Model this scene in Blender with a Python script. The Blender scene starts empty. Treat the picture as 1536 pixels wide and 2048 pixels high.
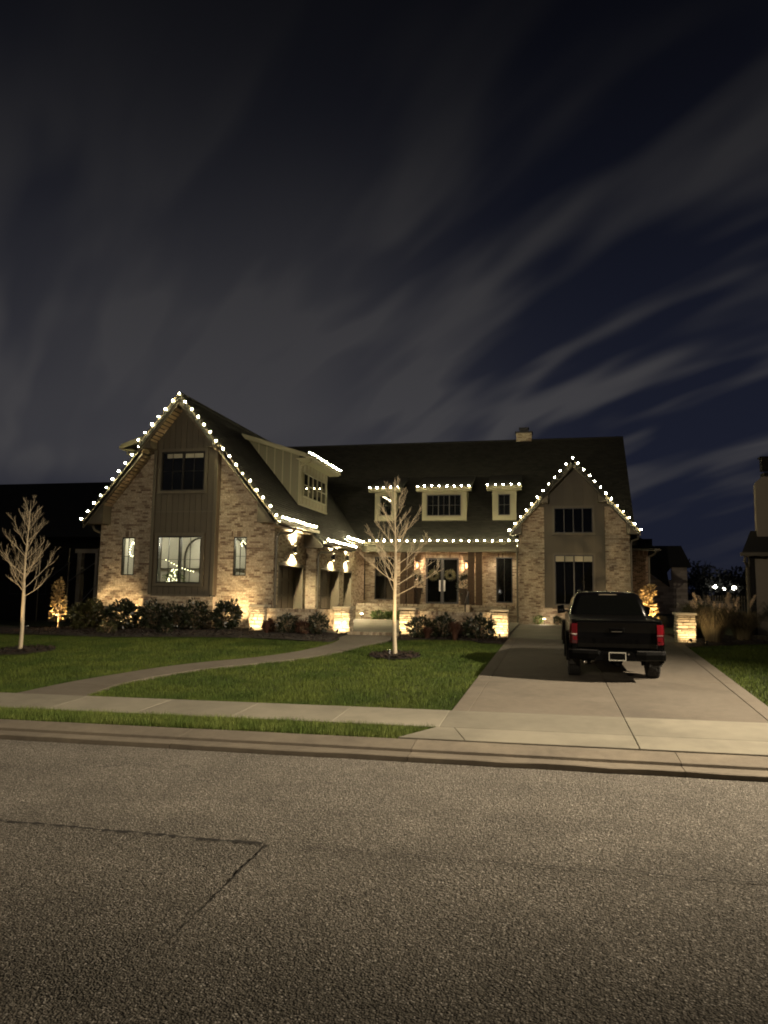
import bpy, math, random
import numpy as np
from math import sin, cos, pi, radians, sqrt, atan2
from mathutils import Vector, Matrix
random.seed(7); rng = np.random.default_rng(7)
S = bpy.context.scene
COL = S.collection

# ------------------------------------------------------------------ camera
FPX = 1450.0
cd = bpy.data.cameras.new('camera'); cam = bpy.data.objects.new('camera', cd); COL.objects.link(cam)
cd.sensor_fit = 'VERTICAL'; cd.sensor_height = 24.0; cd.lens = FPX / 2048 * 24.0
cd.clip_start = 0.05; cd.clip_end = 1000
cam.matrix_world = Matrix.Translation((0, 0, 1.95)) @ (Matrix.Rotation(radians(12.6), 4, 'Z') @ Matrix.Rotation(pi/2 + math.atan(161/FPX), 4, 'X') @ Matrix.Rotation(radians(.8), 4, 'Z'))
S.camera = cam

# ------------------------------------------------------------------ render settings
S.view_settings.view_transform = 'Standard'; S.view_settings.look = 'None'
S.view_settings.gamma = 1.0; S.view_settings.exposure = 0.0; S.view_settings.use_curve_mapping = False
S.render.engine = 'CYCLES'
S.cycles.use_denoising = True; S.cycles.filter_width = 1.9
S.cycles.max_bounces = 6; S.cycles.diffuse_bounces = 3; S.cycles.glossy_bounces = 3; S.cycles.transmission_bounces = 5
S.cycles.transparent_max_bounces = 8
S.cycles.sample_clamp_indirect = 2.0; S.cycles.caustics_reflective = False; S.cycles.caustics_refractive = False

# ------------------------------------------------------------------ night sky (world)
W = bpy.data.worlds.new('World'); S.world = W; W.use_nodes = True
def build_world():
    nt = W.node_tree; nt.nodes.clear(); N = nt.nodes.new; L = nt.links.new
    out = N('ShaderNodeOutputWorld'); bg = N('ShaderNodeBackground'); L(bg.outputs[0], out.inputs[0])
    tc = N('ShaderNodeTexCoord'); sep = N('ShaderNodeSeparateXYZ'); L(tc.outputs['Generated'], sep.inputs[0])
    def m(op, a, b=None, c=None, clamp=False):
        n = N('ShaderNodeMath'); n.operation = op; n.use_clamp = clamp
        for i, v in enumerate((a, b, c)):
            if v is None: continue
            if isinstance(v, (int, float)): n.inputs[i].default_value = v
            else: L(v, n.inputs[i])
        return n.outputs[0]
    def smooth(v, a, b):
        n = N('ShaderNodeMapRange'); n.interpolation_type = 'SMOOTHSTEP'; L(v, n.inputs[0])
        n.inputs[1].default_value = a; n.inputs[2].default_value = b; return n.outputs[0]
    el = sep.outputs[2]
    zc = m('ADD', m('MAXIMUM', el, 0.0), 0.30)
    px = m('DIVIDE', sep.outputs[0], zc); py = m('DIVIDE', sep.outputs[1], zc)
    def noise(th, sa, sb, scale, detail, rough, dist=0, off=0, warp=0):
        th = radians(th)
        a = m('ADD', m('MULTIPLY', px, -sin(th)), m('MULTIPLY', py, cos(th)))
        b = m('ADD', m('MULTIPLY', px, cos(th)), m('MULTIPLY', py, sin(th)))
        if warp:      # bend the bands: slow sideways drift along their length
            c0 = N('ShaderNodeCombineXYZ'); L(m('MULTIPLY', a, .9), c0.inputs[0]); L(m('MULTIPLY', b, .5), c0.inputs[1]); c0.inputs[2].default_value = off+5
            n0 = N('ShaderNodeTexNoise'); n0.inputs['Scale'].default_value = 1.0; n0.inputs['Detail'].default_value = 1; L(c0.outputs[0], n0.inputs['Vector'])
            b = m('ADD', b, m('MULTIPLY', m('SUBTRACT', n0.outputs[0], .5), warp))
        c = N('ShaderNodeCombineXYZ'); L(m('MULTIPLY', a, sa), c.inputs[0]); L(m('MULTIPLY', b, sb), c.inputs[1]); c.inputs[2].default_value = off
        n = N('ShaderNodeTexNoise'); n.inputs['Scale'].default_value = scale; n.inputs['Detail'].default_value = detail
        n.inputs['Roughness'].default_value = rough; n.inputs['Distortion'].default_value = dist
        L(c.outputs[0], n.inputs['Vector']); return n.outputs[0]
    big = noise(35, .8, .9, 1.0, 2, .45, .3, SKY_A, .5)
    streak = noise(SKY_T, .95, 3.5, 1.7, 2.2, .5, .12, SKY_B, .30)
    fine = noise(SKY_T-4, 1.3, 4.5, 1.6, 3, .55, .2, SKY_C, .3)
    az = m('ARCTAN2', sep.outputs[0], sep.outputs[1])
    left = smooth(m('ADD', az, m('MULTIPLY', m('SUBTRACT', big, .5), .5)), radians(0), radians(-24))
    deck = m('MULTIPLY', left, m('ADD', .22, m('MULTIPLY', smooth(big, .36, .60), .78)))
    st = m('MULTIPLY', smooth(streak, .42, .61), m('ADD', .60, m('MULTIPLY', smooth(fine, .3, .7), .40)))
    st = m('MULTIPLY', st, m('ADD', .10, m('MULTIPLY', smooth(el, .80, .42), .90)))
    st = m('MULTIPLY', st, m('ADD', .10, m('MULTIPLY', smooth(el, .03, .22), .90)))
    deck = m('MULTIPLY', deck, m('ADD', .30, m('MULTIPLY', smooth(el, .03, .24), .70)))
    haze = m('MULTIPLY', m('MULTIPLY', smooth(el, .55, .18), smooth(el, .02, .16)), m('MULTIPLY', smooth(az, radians(8), radians(-14)), smooth(az, radians(-42), radians(-22))))
    deck = m('ADD', deck, m('MULTIPLY', haze, .30))
    cl = m('ADD', m('MULTIPLY', deck, .9), m('MULTIPLY', m('MULTIPLY', st, 1.0), m('SUBTRACT', 1.0, m('MULTIPLY', left, .5))), clamp=True)
    cr = N('ShaderNodeMix'); cr.data_type = 'RGBA'; L(smooth(el, .75, .08), cr.inputs[0])
    cr.inputs[6].default_value = (.0022, .0024, .0040, 1); cr.inputs[7].default_value = (.0105, .0125, .0240, 1)
    cc = N('ShaderNodeMix'); cc.data_type = 'RGBA'; L(smooth(el, .78, .14), cc.inputs[0])
    cc.inputs[6].default_value = (.0055, .0055, .0058, 1); cc.inputs[7].default_value = (.050, .0485, .053, 1)
    mx = N('ShaderNodeMix'); mx.data_type = 'RGBA'; L(cl, mx.inputs[0]); L(cr.outputs[2], mx.inputs[6]); L(cc.outputs[2], mx.inputs[7])
    L(mx.outputs[2], bg.inputs[0]); bg.inputs[1].default_value = SKY_STRENGTH
SKY_A, SKY_B, SKY_C, SKY_T = 13.2, 66.6, 3.2, 46
SKY_STRENGTH = 1.0; STREET_W = 44000; FRONT_W = 17500
build_world()

# ------------------------------------------------------------------ materials
def mat(name, base, rough=.8, metal=0, spec=.5, var=0, vscale=6, bump=0, bscale=40, attr=False, emit=None, estr=0, coat=0, objr=0, trans=0, alt=None, altscale=1.5, detail=6, wear=None):
    """base colour, noise variation `var`, optional second colour `alt` mixed by a low-frequency noise, optional per-face attribute"""
    M_ = bpy.data.materials.new(name); M_.use_nodes = True; nt = M_.node_tree; b = nt.nodes['Principled BSDF']; N = nt.nodes.new; L = nt.links.new
    b.inputs['Roughness'].default_value = rough; b.inputs['Metallic'].default_value = metal; b.inputs['Specular IOR Level'].default_value = spec
    b.inputs['Coat Weight'].default_value = coat; b.inputs['Transmission Weight'].default_value = trans
    c4 = (*base, 1); src = None
    geo = N('ShaderNodeNewGeometry')
    if alt:
        n = N('ShaderNodeTexNoise'); n.inputs['Scale'].default_value = altscale; n.inputs['Detail'].default_value = 4; L(geo.outputs['Position'], n.inputs['Vector'])
        r = N('ShaderNodeMapRange'); r.inputs[1].default_value = .38; r.inputs[2].default_value = .62; L(n.outputs[0], r.inputs[0])
        x = N('ShaderNodeMix'); x.data_type = 'RGBA'; x.inputs[6].default_value = c4; x.inputs[7].default_value = (*alt, 1); L(r.outputs[0], x.inputs[0]); src = x.outputs[2]
    def mul(src, fac_out, lo, hi):
        r = N('ShaderNodeMapRange'); r.inputs[3].default_value = lo; r.inputs[4].default_value = hi; L(fac_out, r.inputs[0])
        x = N('ShaderNodeVectorMath'); x.operation = 'SCALE'
        if src is None: x.inputs[0].default_value = base
        else: L(src, x.inputs[0])
        L(r.outputs[0], x.inputs['Scale']); return x.outputs[0]
    if var:
        n = N('ShaderNodeTexNoise'); n.inputs['Scale'].default_value = vscale; n.inputs['Detail'].default_value = detail; L(geo.outputs['Position'], n.inputs['Vector'])
        src = mul(src, n.outputs[0], 1 - var, 1 + var)
    if wear:
        n = N('ShaderNodeTexNoise'); n.inputs['Scale'].default_value = wear[0]; n.inputs['Detail'].default_value = 7; n.inputs['Roughness'].default_value = .65; n.inputs['Distortion'].default_value = .6; L(geo.outputs['Position'], n.inputs['Vector'])
        r_ = N('ShaderNodeMapRange'); r_.inputs[1].default_value = .48; r_.inputs[2].default_value = .66; L(n.outputs[0], r_.inputs[0]); src = mul(src, r_.outputs[0], 1.0, wear[1])
    if attr:
        a = N('ShaderNodeAttribute'); a.attribute_name = 'tone'; src = mul(src, a.outputs['Fac'], attr[0], attr[1])
    if objr:
        o = N('ShaderNodeObjectInfo'); src = mul(src, o.outputs['Random'], 1 - objr, 1 + objr)
    if src is not None: L(src, b.inputs['Base Color'])
    else: b.inputs['Base Color'].default_value = c4
    if bump:
        n = N('ShaderNodeTexNoise'); n.inputs['Scale'].default_value = bscale; n.inputs['Detail'].default_value = 5; L(geo.outputs['Position'], n.inputs['Vector'])
        bp = N('ShaderNodeBump'); bp.inputs['Strength'].default_value = bump; bp.inputs['Distance'].default_value = .02; L(n.outputs[0], bp.inputs['Height']); L(bp.outputs[0], b.inputs['Normal'])
    if emit:
        b.inputs['Emission Color'].default_value = (*emit, 1); b.inputs['Emission Strength'].default_value = estr
    return M_

def brick_mat(name, dark, mid, light, objr=False):
    M_ = bpy.data.materials.new(name); M_.use_nodes = True; nt = M_.node_tree; b = nt.nodes['Principled BSDF']; N = nt.nodes.new; L = nt.links.new
    b.inputs['Roughness'].default_value = .88
    if objr: a = N('ShaderNodeObjectInfo'); f = a.outputs['Random']
    else: a = N('ShaderNodeAttribute'); a.attribute_name = 'tone'; f = a.outputs['Fac']
    r = N('ShaderNodeValToRGB'); e = r.color_ramp.elements; e[0].position = .04; e[0].color = (*dark, 1); e[1].position = 1; e[1].color = (*light, 1)
    x = e.new(.17); x.color = (*[.6*d+.4*m for d, m in zip(dark, mid)], 1); x = e.new(.36); x.color = (*mid, 1); L(f, r.inputs[0])
    geo = N('ShaderNodeNewGeometry'); n = N('ShaderNodeTexNoise'); n.inputs['Scale'].default_value = 22; n.inputs['Detail'].default_value = 5; L(geo.outputs['Position'], n.inputs['Vector'])
    mr = N('ShaderNodeMapRange'); mr.inputs[1].default_value = .35; mr.inputs[2].default_value = .7; mr.inputs[3].default_value = .62; mr.inputs[4].default_value = 1.25; L(n.outputs[0], mr.inputs[0])
    v = N('ShaderNodeVectorMath'); v.operation = 'SCALE'; L(r.outputs[0], v.inputs[0]); L(mr.outputs[0], v.inputs['Scale']); L(v.outputs[0], b.inputs['Base Color'])
    bp = N('ShaderNodeBump'); bp.inputs['Strength'].default_value = .6; bp.inputs['Distance'].default_value = .01; L(n.outputs[0], bp.inputs['Height']); L(bp.outputs[0], b.inputs['Normal'])
    return M_

def asphalt_mat(rough=1.0, name='asphalt'):
    M_ = bpy.data.materials.new(name); M_.use_nodes = True; nt = M_.node_tree; b = nt.nodes['Principled BSDF']; N = nt.nodes.new; L = nt.links.new
    geo = N('ShaderNodeNewGeometry'); P = geo.outputs['Position']
    def vor(s, feat='F1'):
        n = N('ShaderNodeTexVoronoi'); n.inputs['Scale'].default_value = s; n.feature = feat; L(P, n.inputs['Vector']); return n
    v1 = vor(78); v2 = vor(40); n1 = N('ShaderNodeTexNoise'); n1.inputs['Scale'].default_value = 1.3; n1.inputs['Detail'].default_value = 6; L(P, n1.inputs['Vector'])
    n2 = N('ShaderNodeTexNoise'); n2.inputs['Scale'].default_value = 70; n2.inputs['Detail'].default_value = 4; L(P, n2.inputs['Vector'])
    sx = N('ShaderNodeSeparateColor'); L(v1.outputs['Color'], sx.inputs[0])
    r = N('ShaderNodeValToRGB'); e = r.color_ramp.elements; e[0].color = (.088, .080, .067, 1); e[1].color = (.54, .50, .44, 1); e[1].position = 1.0
    x = e.new(.55); x.color = (.205, .183, .150, 1); x = e.new(.88); x.color = (.28, .253, .215, 1); L(sx.outputs[0], r.inputs[0])
    mr = N('ShaderNodeMapRange'); mr.inputs[1].default_value = .3; mr.inputs[2].default_value = .7; mr.inputs[3].default_value = .84; mr.inputs[4].default_value = 1.14; L(n1.outputs[0], mr.inputs[0])
    mp = N('ShaderNodeMapRange'); mp.inputs[1].default_value = .0; mp.inputs[2].default_value = .75; mp.inputs[3].default_value = 1.12; mp.inputs[4].default_value = .55; L(v1.outputs['Distance'], mp.inputs[0])
    # worn wheel paths and oil drip lines: slow noise stretched along the street
    mpg = N('ShaderNodeMapping'); mpg.inputs['Scale'].default_value = (.10, 1.5, 1); L(P, mpg.inputs[0])
    n3 = N('ShaderNodeTexNoise'); n3.inputs['Scale'].default_value = 1.0; n3.inputs['Detail'].default_value = 5; n3.inputs['Distortion'].default_value = .4; L(mpg.outputs[0], n3.inputs['Vector'])
    m3 = N('ShaderNodeMapRange'); m3.inputs[1].default_value = .3; m3.inputs[2].default_value = .7; m3.inputs[3].default_value = .88; m3.inputs[4].default_value = 1.10; L(n3.outputs[0], m3.inputs[0])
    n4 = N('ShaderNodeTexNoise'); n4.inputs['Scale'].default_value = 2.6; n4.inputs['Detail'].default_value = 3; L(P, n4.inputs['Vector'])
    m4 = N('ShaderNodeMapRange'); m4.inputs[1].default_value = .66; m4.inputs[2].default_value = .74; m4.inputs[3].default_value = 1.0; m4.inputs[4].default_value = .62; L(n4.outputs[0], m4.inputs[0])
    q1 = N('ShaderNodeMath'); q1.operation = 'MULTIPLY'; L(m3.outputs[0], q1.inputs[0]); L(m4.outputs[0], q1.inputs[1])
    q2 = N('ShaderNodeMath'); q2.operation = 'MULTIPLY'; L(q1.outputs[0], q2.inputs[0]); L(mr.outputs[0], q2.inputs[1])
    mm = N('ShaderNodeMath'); mm.operation = 'MULTIPLY'; L(q2.outputs[0], mm.inputs[0]); L(mp.outputs[0], mm.inputs[1])
    v = N('ShaderNodeVectorMath'); v.operation = 'SCALE'; L(r.outputs[0], v.inputs[0]); L(mm.outputs[0], v.inputs['Scale']); L(v.outputs[0], b.inputs['Base Color'])
    b.inputs['Roughness'].default_value = .82; b.inputs['Specular IOR Level'].default_value = .35
    add = N('ShaderNodeMath'); add.operation = 'ADD'; L(v1.outputs['Distance'], add.inputs[0]); L(v2.outputs['Distance'], add.inputs[1])
    a2 = N('ShaderNodeMath'); a2.operation = 'SUBTRACT'; L(n2.outputs[0], a2.inputs[0]); L(add.outputs[0], a2.inputs[1])
    bp = N('ShaderNodeBump'); bp.inputs['Strength'].default_value = 1.0; bp.inputs['Distance'].default_value = .011*rough; L(a2.outputs[0], bp.inputs['Height']); L(bp.outputs[0], b.inputs['Normal'])
    return M_

def glass_mat(name, tint=.004, rough=.03, clear=False):
    M_ = bpy.data.materials.new(name); M_.use_nodes = True; b = M_.node_tree.nodes['Principled BSDF']
    if clear:
        nt = M_.node_tree; N = nt.nodes.new; L = nt.links.new
        t = N('ShaderNodeBsdfTransparent'); t.inputs[0].default_value = (.93, .95, .92, 1); g = N('ShaderNodeBsdfGlossy'); g.inputs['Roughness'].default_value = .02
        f = N('ShaderNodeFresnel'); f.inputs[0].default_value = 1.5; mx = N('ShaderNodeMixShader'); L(f.outputs[0], mx.inputs[0]); L(t.outputs[0], mx.inputs[1]); L(g.outputs[0], mx.inputs[2])
        L(mx.outputs[0], nt.nodes['Material Output'].inputs[0]); return M_
    b.inputs['Base Color'].default_value = (tint, tint*1.1, tint, 1); b.inputs['Roughness'].default_value = rough; b.inputs['Specular IOR Level'].default_value = .6
    return M_

def emis(name, col, s):
    M_ = bpy.data.materials.new(name); M_.use_nodes = True; nt = M_.node_tree; nt.nodes.clear()
    o = nt.nodes.new('ShaderNodeOutputMaterial'); e = nt.nodes.new('ShaderNodeEmission'); e.inputs[0].default_value = (*col, 1); e.inputs[1].default_value = s; nt.links.new(e.outputs[0], o.inputs[0]); return M_

MT = {}
MT['asphalt'] = asphalt_mat(); MT['asphalt_rough'] = asphalt_mat(1.7, 'patch_asphalt')
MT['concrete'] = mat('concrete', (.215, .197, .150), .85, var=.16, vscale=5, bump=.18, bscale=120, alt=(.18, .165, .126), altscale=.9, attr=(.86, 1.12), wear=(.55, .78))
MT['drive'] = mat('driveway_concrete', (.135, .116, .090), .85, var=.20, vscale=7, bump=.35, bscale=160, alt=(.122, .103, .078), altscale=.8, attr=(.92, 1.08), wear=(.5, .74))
MT['kerb'] = mat('kerb_concrete', (.172, .146, .108), .85, var=.22, vscale=9, bump=.3, bscale=110, alt=(.142, .12, .09), altscale=1.4, attr=(.86, 1.12), wear=(1.2, .75))
MT['ground'] = mat('lawn_soil', (.030, .040, .012), .95, var=.4, vscale=14, bump=.6, bscale=60)
MT['mulch'] = mat('bark_mulch', (.016, .010, .007), .95, var=.5, vscale=26, bump=.8, bscale=70)
MT['chips'] = mat('bark_chips', (.030, .017, .011), .95, attr=(.35, 1.6))
MT['grass'] = mat('grass_blades', (.080, .106, .020), .7, spec=.15, attr=(.3, 1.6), alt=(.045, .072, .013), altscale=1.1)
MT['grass_verge'] = mat('verge_blades', (.12, .15, .035), .7, spec=.15, attr=(.25, 1.6), alt=(.075, .11, .022), altscale=2.5)
MT['brick'] = brick_mat('brick_joined', (.22, .155, .105), (.46, .38, .265), (.60, .52, .38))
MT['brick_one'] = brick_mat('brick_single', (.22, .155, .105), (.46, .38, .265), (.60, .52, .38), True)
MT['brick_red'] = brick_mat('brick_dark_red', (.05, .03, .022), (.16, .095, .065), (.30, .21, .15))
MT['mortar'] = mat('mortar', (.42, .35, .265), .95, var=.15, vscale=20, bump=.3)
MT['siding'] = mat('taupe_siding', (.092, .079, .054), .6, var=.06, vscale=5, objr=.06)
MT['trim'] = mat('taupe_trim', (.11, .096, .066), .55, var=.05)
MT['trim_light'] = mat('beige_trim', (.19, .178, .118), .55, var=.05)
MT['cheek'] = mat('olive_trim', (.105, .098, .062), .55, var=.05)
MT['soffit'] = mat('soffit_boards', (.36, .27, .17), .6, attr=(.75, 1.1))
MT['shingle'] = mat('shingles', (.0135, .013, .010), .93, var=.3, vscale=30, bump=.5, bscale=150, attr=(.6, 1.45))
MT['roofdark'] = mat('roof_deck', (.03, .03, .026), .9)
MT['black'] = mat('black_metal', (.012, .012, .011), .45)
MT['frame'] = mat('bronze_window_frame', (.022, .020, .016), .4)
MT['gutter'] = mat('taupe_gutter', (.14, .122, .085), .4)
MT['glass'] = glass_mat('dark_glass')
MT['clear'] = glass_mat('clear_glass', clear=True)
MT['door'] = mat('garage_door_brown', (.060, .045, .029), .6, var=.08)
MT['timber'] = mat('dark_timber', (.085, .052, .030), .8, var=.45, vscale=9, bump=.7, bscale=30)
MT['stone'] = mat('pale_ledgestone', (.50, .43, .31), .9, var=.28, vscale=9, bump=.9, bscale=30, objr=.26)
MT['cap'] = mat('limestone_cap', (.42, .38, .29), .85, var=.12, bump=.3)
MT['capdark'] = mat('stone_joint', (.10, .075, .05), .95)
MT['bark'] = mat('pale_bark', (.50, .42, .29), .85, var=.18, vscale=30, bump=.5, bscale=60)
MT['twig'] = mat('twig_bark', (.24, .17, .105), .85, var=.2, vscale=20)
MT['leaf'] = mat('dark_leaf', (.016, .022, .008), .38, spec=.6, attr=(.35, 1.6))
MT['leaf_olive'] = mat('olive_leaf', (.055, .056, .016), .5, attr=(.35, 1.5))
MT['leaf_red'] = mat('rust_leaf', (.065, .026, .013), .6, attr=(.4, 1.5))
MT['leaf_gold'] = mat('golden_leaf', (.50, .34, .14), .5, attr=(.3, 1.35))
MT['leaf_green'] = mat('fresh_leaf', (.10, .14, .04), .5, attr=(.4, 1.5))
MT['straw'] = mat('straw_blades', (.14, .11, .055), .8, attr=(.35, 1.5))
MT['plume'] = mat('feathery_plumes', (.65, .50, .33), .9, attr=(.5, 1.25))
MT['curtain'] = mat('interior_wall', (.50, .48, .42), .9, var=.10, vscale=3)
MT['curtain_dark'] = mat('interior_dark', (.05, .045, .035), .9)
MT['blind'] = mat('white_blind', (.42, .40, .30), .8)
MT['bulb'] = emis('string_bulb_glow', (1.0, .85, .47), 400)
MT['fairy'] = emis('fairy_light_glow', (1.0, .92, .55), 9)
MT['lampglow'] = emis('lamp_lens_glow', (1.0, .80, .48), 30)
MT['lantern'] = emis('lantern_flame_glow', (1.0, .36, .14), 9)
MT['streetglow'] = emis('street_lens_glow', (1.0, .82, .58), 60)
MT['farglow'] = emis('far_lamp_glow', (1.0, .93, .78), 22)
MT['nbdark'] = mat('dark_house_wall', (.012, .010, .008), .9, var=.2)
MT['nbbrick'] = mat('pale_house_wall', (.42, .37, .32), .9, var=.35, vscale=3, attr=(.6, 1.3))
MT['nbtaupe'] = mat('stucco_wall', (.30, .26, .20), .9, var=.08)
MT['treedark'] = mat('distant_foliage', (.010, .011, .009), .9, attr=(.5, 1.6))
MT['pot'] = mat('brown_planter', (.055, .038, .024), .6)
MT['paint'] = mat('black_car_paint', (.0015, .0015, .0017), .22, spec=.12, coat=.08)
MT['plastic'] = mat('black_plastic', (.0014, .0014, .0013), .5, spec=.045)
MT['rubber'] = mat('tyre_rubber', (.014, .013, .012), .85)
MT['redlens'] = mat('red_lens', (.10, .004, .007), .15, coat=.6, emit=(.8, .01, .015), estr=0)
MT['redlens_dark'] = mat('red_lens_lower', (.055, .003, .005), .25, coat=.6)
MT['chrome'] = mat('steel', (.35, .33, .30), .35, metal=1)
MT['platew'] = mat('plate_frame', (.30, .29, .25), .5)
MT['blue'] = mat('blue_paint_mark', (.035, .08, .12), .8)
MT['carglass'] = glass_mat('tinted_car_glass', .002, .06)

# ------------------------------------------------------------------ mesh helpers
def root_loc(p):
    v = Vector((0, 0, 0))
    while p is not None: v += p.location; p = p.parent
    return v
class MB:
    def __init__(s): s.v = []; s.f = []; s.t = []; s.tone = None
    def _t(s): return random.random() if s.tone is None else s.tone
    def face(s, pts, t=None):
        n = len(s.v); s.v += [tuple(p) for p in pts]; s.f.append(tuple(range(n, n+len(pts)))); s.t.append(s._t() if t is None else t)
    def hexa(s, p, t=None):      # p: 8 points, bottom 4 ccw then top 4
        n = len(s.v); s.v += [tuple(q) for q in p]; t = s._t() if t is None else t
        for f in ((3,2,1,0),(4,5,6,7),(0,1,5,4),(1,2,6,5),(2,3,7,6),(3,0,4,7)): s.f.append(tuple(n+i for i in f)); s.t.append(t)
        return s
    def box(s, x0, x1, y0, y1, z0, z1, m=None, t=None):
        if x0 > x1: x0, x1 = x1, x0
        if y0 > y1: y0, y1 = y1, y0
        if z0 > z1: z0, z1 = z1, z0
        p = [(x0,y0,z0),(x1,y0,z0),(x1,y1,z0),(x0,y1,z0),(x0,y0,z1),(x1,y0,z1),(x1,y1,z1),(x0,y1,z1)]
        if m: p = [m(*q) for q in p]
        s.hexa(p, t); return s
    def prism(s, poly, w0, w1, m, t=None):   # poly in (u,z), extruded along w
        n = len(poly); k = len(s.v); t = s._t() if t is None else t
        s.v += [m(u, w0, z) for u, z in poly] + [m(u, w1, z) for u, z in poly]
        s.f.append(tuple(k+i for i in range(n))); s.t.append(t); s.f.append(tuple(k+n+i for i in reversed(range(n)))); s.t.append(t)
        for i in range(n):
            j = (i+1) % n; s.f.append((k+i, k+n+i, k+n+j, k+j)); s.t.append(t)
        return s
    def tube(s, path, rad, seg=8, cap=True, t=None):
        t = s._t() if t is None else t; k = len(s.v); n = len(path)
        if not hasattr(rad, '__len__'): rad = [rad]*n
        P = [Vector(p) for p in path]; up = None
        for i in range(n):
            d = (P[min(i+1, n-1)] - P[max(i-1, 0)]); d = d.normalized() if d.length > 1e-9 else Vector((0, 0, 1))
            if up is None:
                up = Vector((1, 0, 0)) if abs(d.x) < .8 else Vector((0, 1, 0))
            a = (up - d*up.dot(d)).normalized(); up = a; b = d.cross(a)
            for j in range(seg):
                an = 2*pi*j/seg; s.v.append(tuple(P[i] + (a*cos(an) + b*sin(an))*rad[i]))
        for i in range(n-1):
            for j in range(seg):
                j2 = (j+1) % seg; s.f.append((k+i*seg+j, k+i*seg+j2, k+(i+1)*seg+j2, k+(i+1)*seg+j)); s.t.append(t)
        if cap:
            s.f.append(tuple(k+j for j in reversed(range(seg)))); s.t.append(t); s.f.append(tuple(k+(n-1)*seg+j for j in range(seg))); s.t.append(t)
        return s
    def lathe(s, prof, cx, cy, seg=20, t=None):     # prof [(r,z)]
        t = s._t() if t is None else t; k = len(s.v); n = len(prof)
        for r, z in prof:
            for j in range(seg): s.v.append((cx + r*cos(2*pi*j/seg), cy + r*sin(2*pi*j/seg), z))
        for i in range(n-1):
            for j in range(seg):
                j2 = (j+1) % seg; s.f.append((k+i*seg+j, k+i*seg+j2, k+(i+1)*seg+j2, k+(i+1)*seg+j)); s.t.append(t)
        s.f.append(tuple(k+j for j in reversed(range(seg)))); s.t.append(t); s.f.append(tuple(k+(n-1)*seg+j for j in range(seg))); s.t.append(t)
        return s
    def sphere(s, c, r, seg=10, rings=6):
        prof = [(max(1e-4, r*sin(pi*i/rings)), -r*cos(pi*i/rings)) for i in range(rings+1)]
        return s.lathe([(a, z+c[2]) for a, z in prof], c[0], c[1], seg)
    def mesh(s, name, material, off=(0, 0, 0), smooth=False):
        me = bpy.data.meshes.new(name)
        o = Vector(off); me.from_pydata([(x-o.x, y-o.y, z-o.z) for x, y, z in s.v], [], s.f)
        if material: me.materials.append(material)
        a = me.attributes.new('tone', 'FLOAT', 'FACE'); a.data.foreach_set('value', np.array(s.t, dtype=np.float32))
        if smooth: me.polygons.foreach_set('use_smooth', [True]*len(me.polygons))
        me.update(); return me
    def build(s, name, material, parent=None, smooth=False, stuff=False, bevel=0, label=None):
        me = s.mesh(name, material, root_loc(parent) if parent is not None else (0, 0, 0), smooth)
        o = bpy.data.objects.new(name, me); COL.objects.link(o)
        if parent is not None: o.parent = parent
        if stuff: o['kind'] = 'stuff'
        if label: o['label'] = label
        if bevel:
            b = o.modifiers.new('bevel', 'BEVEL'); b.width = bevel; b.segments = 2; b.limit_method = 'ANGLE'
        return o
def inst(me, name, parent, loc, rot=(0, 0, 0), scale=(1, 1, 1)):
    o = bpy.data.objects.new(name, me); COL.objects.link(o); o.parent = parent
    o.location = Vector(loc) - (root_loc(parent) if parent is not None else Vector((0, 0, 0))); o.rotation_euler = rot; o.scale = scale; return o
def thing(name, label, cat, loc=(0, 0, 0), group=None):
    o = bpy.data.objects.new(name, None); COL.objects.link(o); o.location = loc; o.empty_display_size = .2
    o['label'] = label; o['category'] = cat
    if group: o['group'] = group
    return o
def tag(o, label, cat, group=None):
    o['label'] = label; o['category'] = cat
    if group: o['group'] = group
    return o
def lamp(name, kind, loc, power, color, target=None, size=60, blend=.6, radius=.05, parent=None):
    ld = bpy.data.lights.new(name, kind); ld.energy = power; ld.color = color; ld.shadow_soft_size = radius
    if kind == 'SPOT': ld.spot_size = radians(size); ld.spot_blend = blend
    o = bpy.data.objects.new(name, ld); COL.objects.link(o); o.location = Vector(loc) - (root_loc(parent) if parent is not None else Vector((0, 0, 0)))
    if parent is not None: o.parent = parent
    if target is not None: o.rotation_euler = (Vector(target) - Vector(loc)).to_track_quat('-Z', 'Y').to_euler()
    return o
def fmap(Y0): return lambda u, w, z: (u, Y0 - w, z)        # wall facing the street, w outwards
def smap(X0): return lambda u, w, z: (X0 + w, u, z)        # wall facing +X
def nmap(X0): return lambda u, w, z: (X0 - w, u, z)        # wall facing -X

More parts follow.
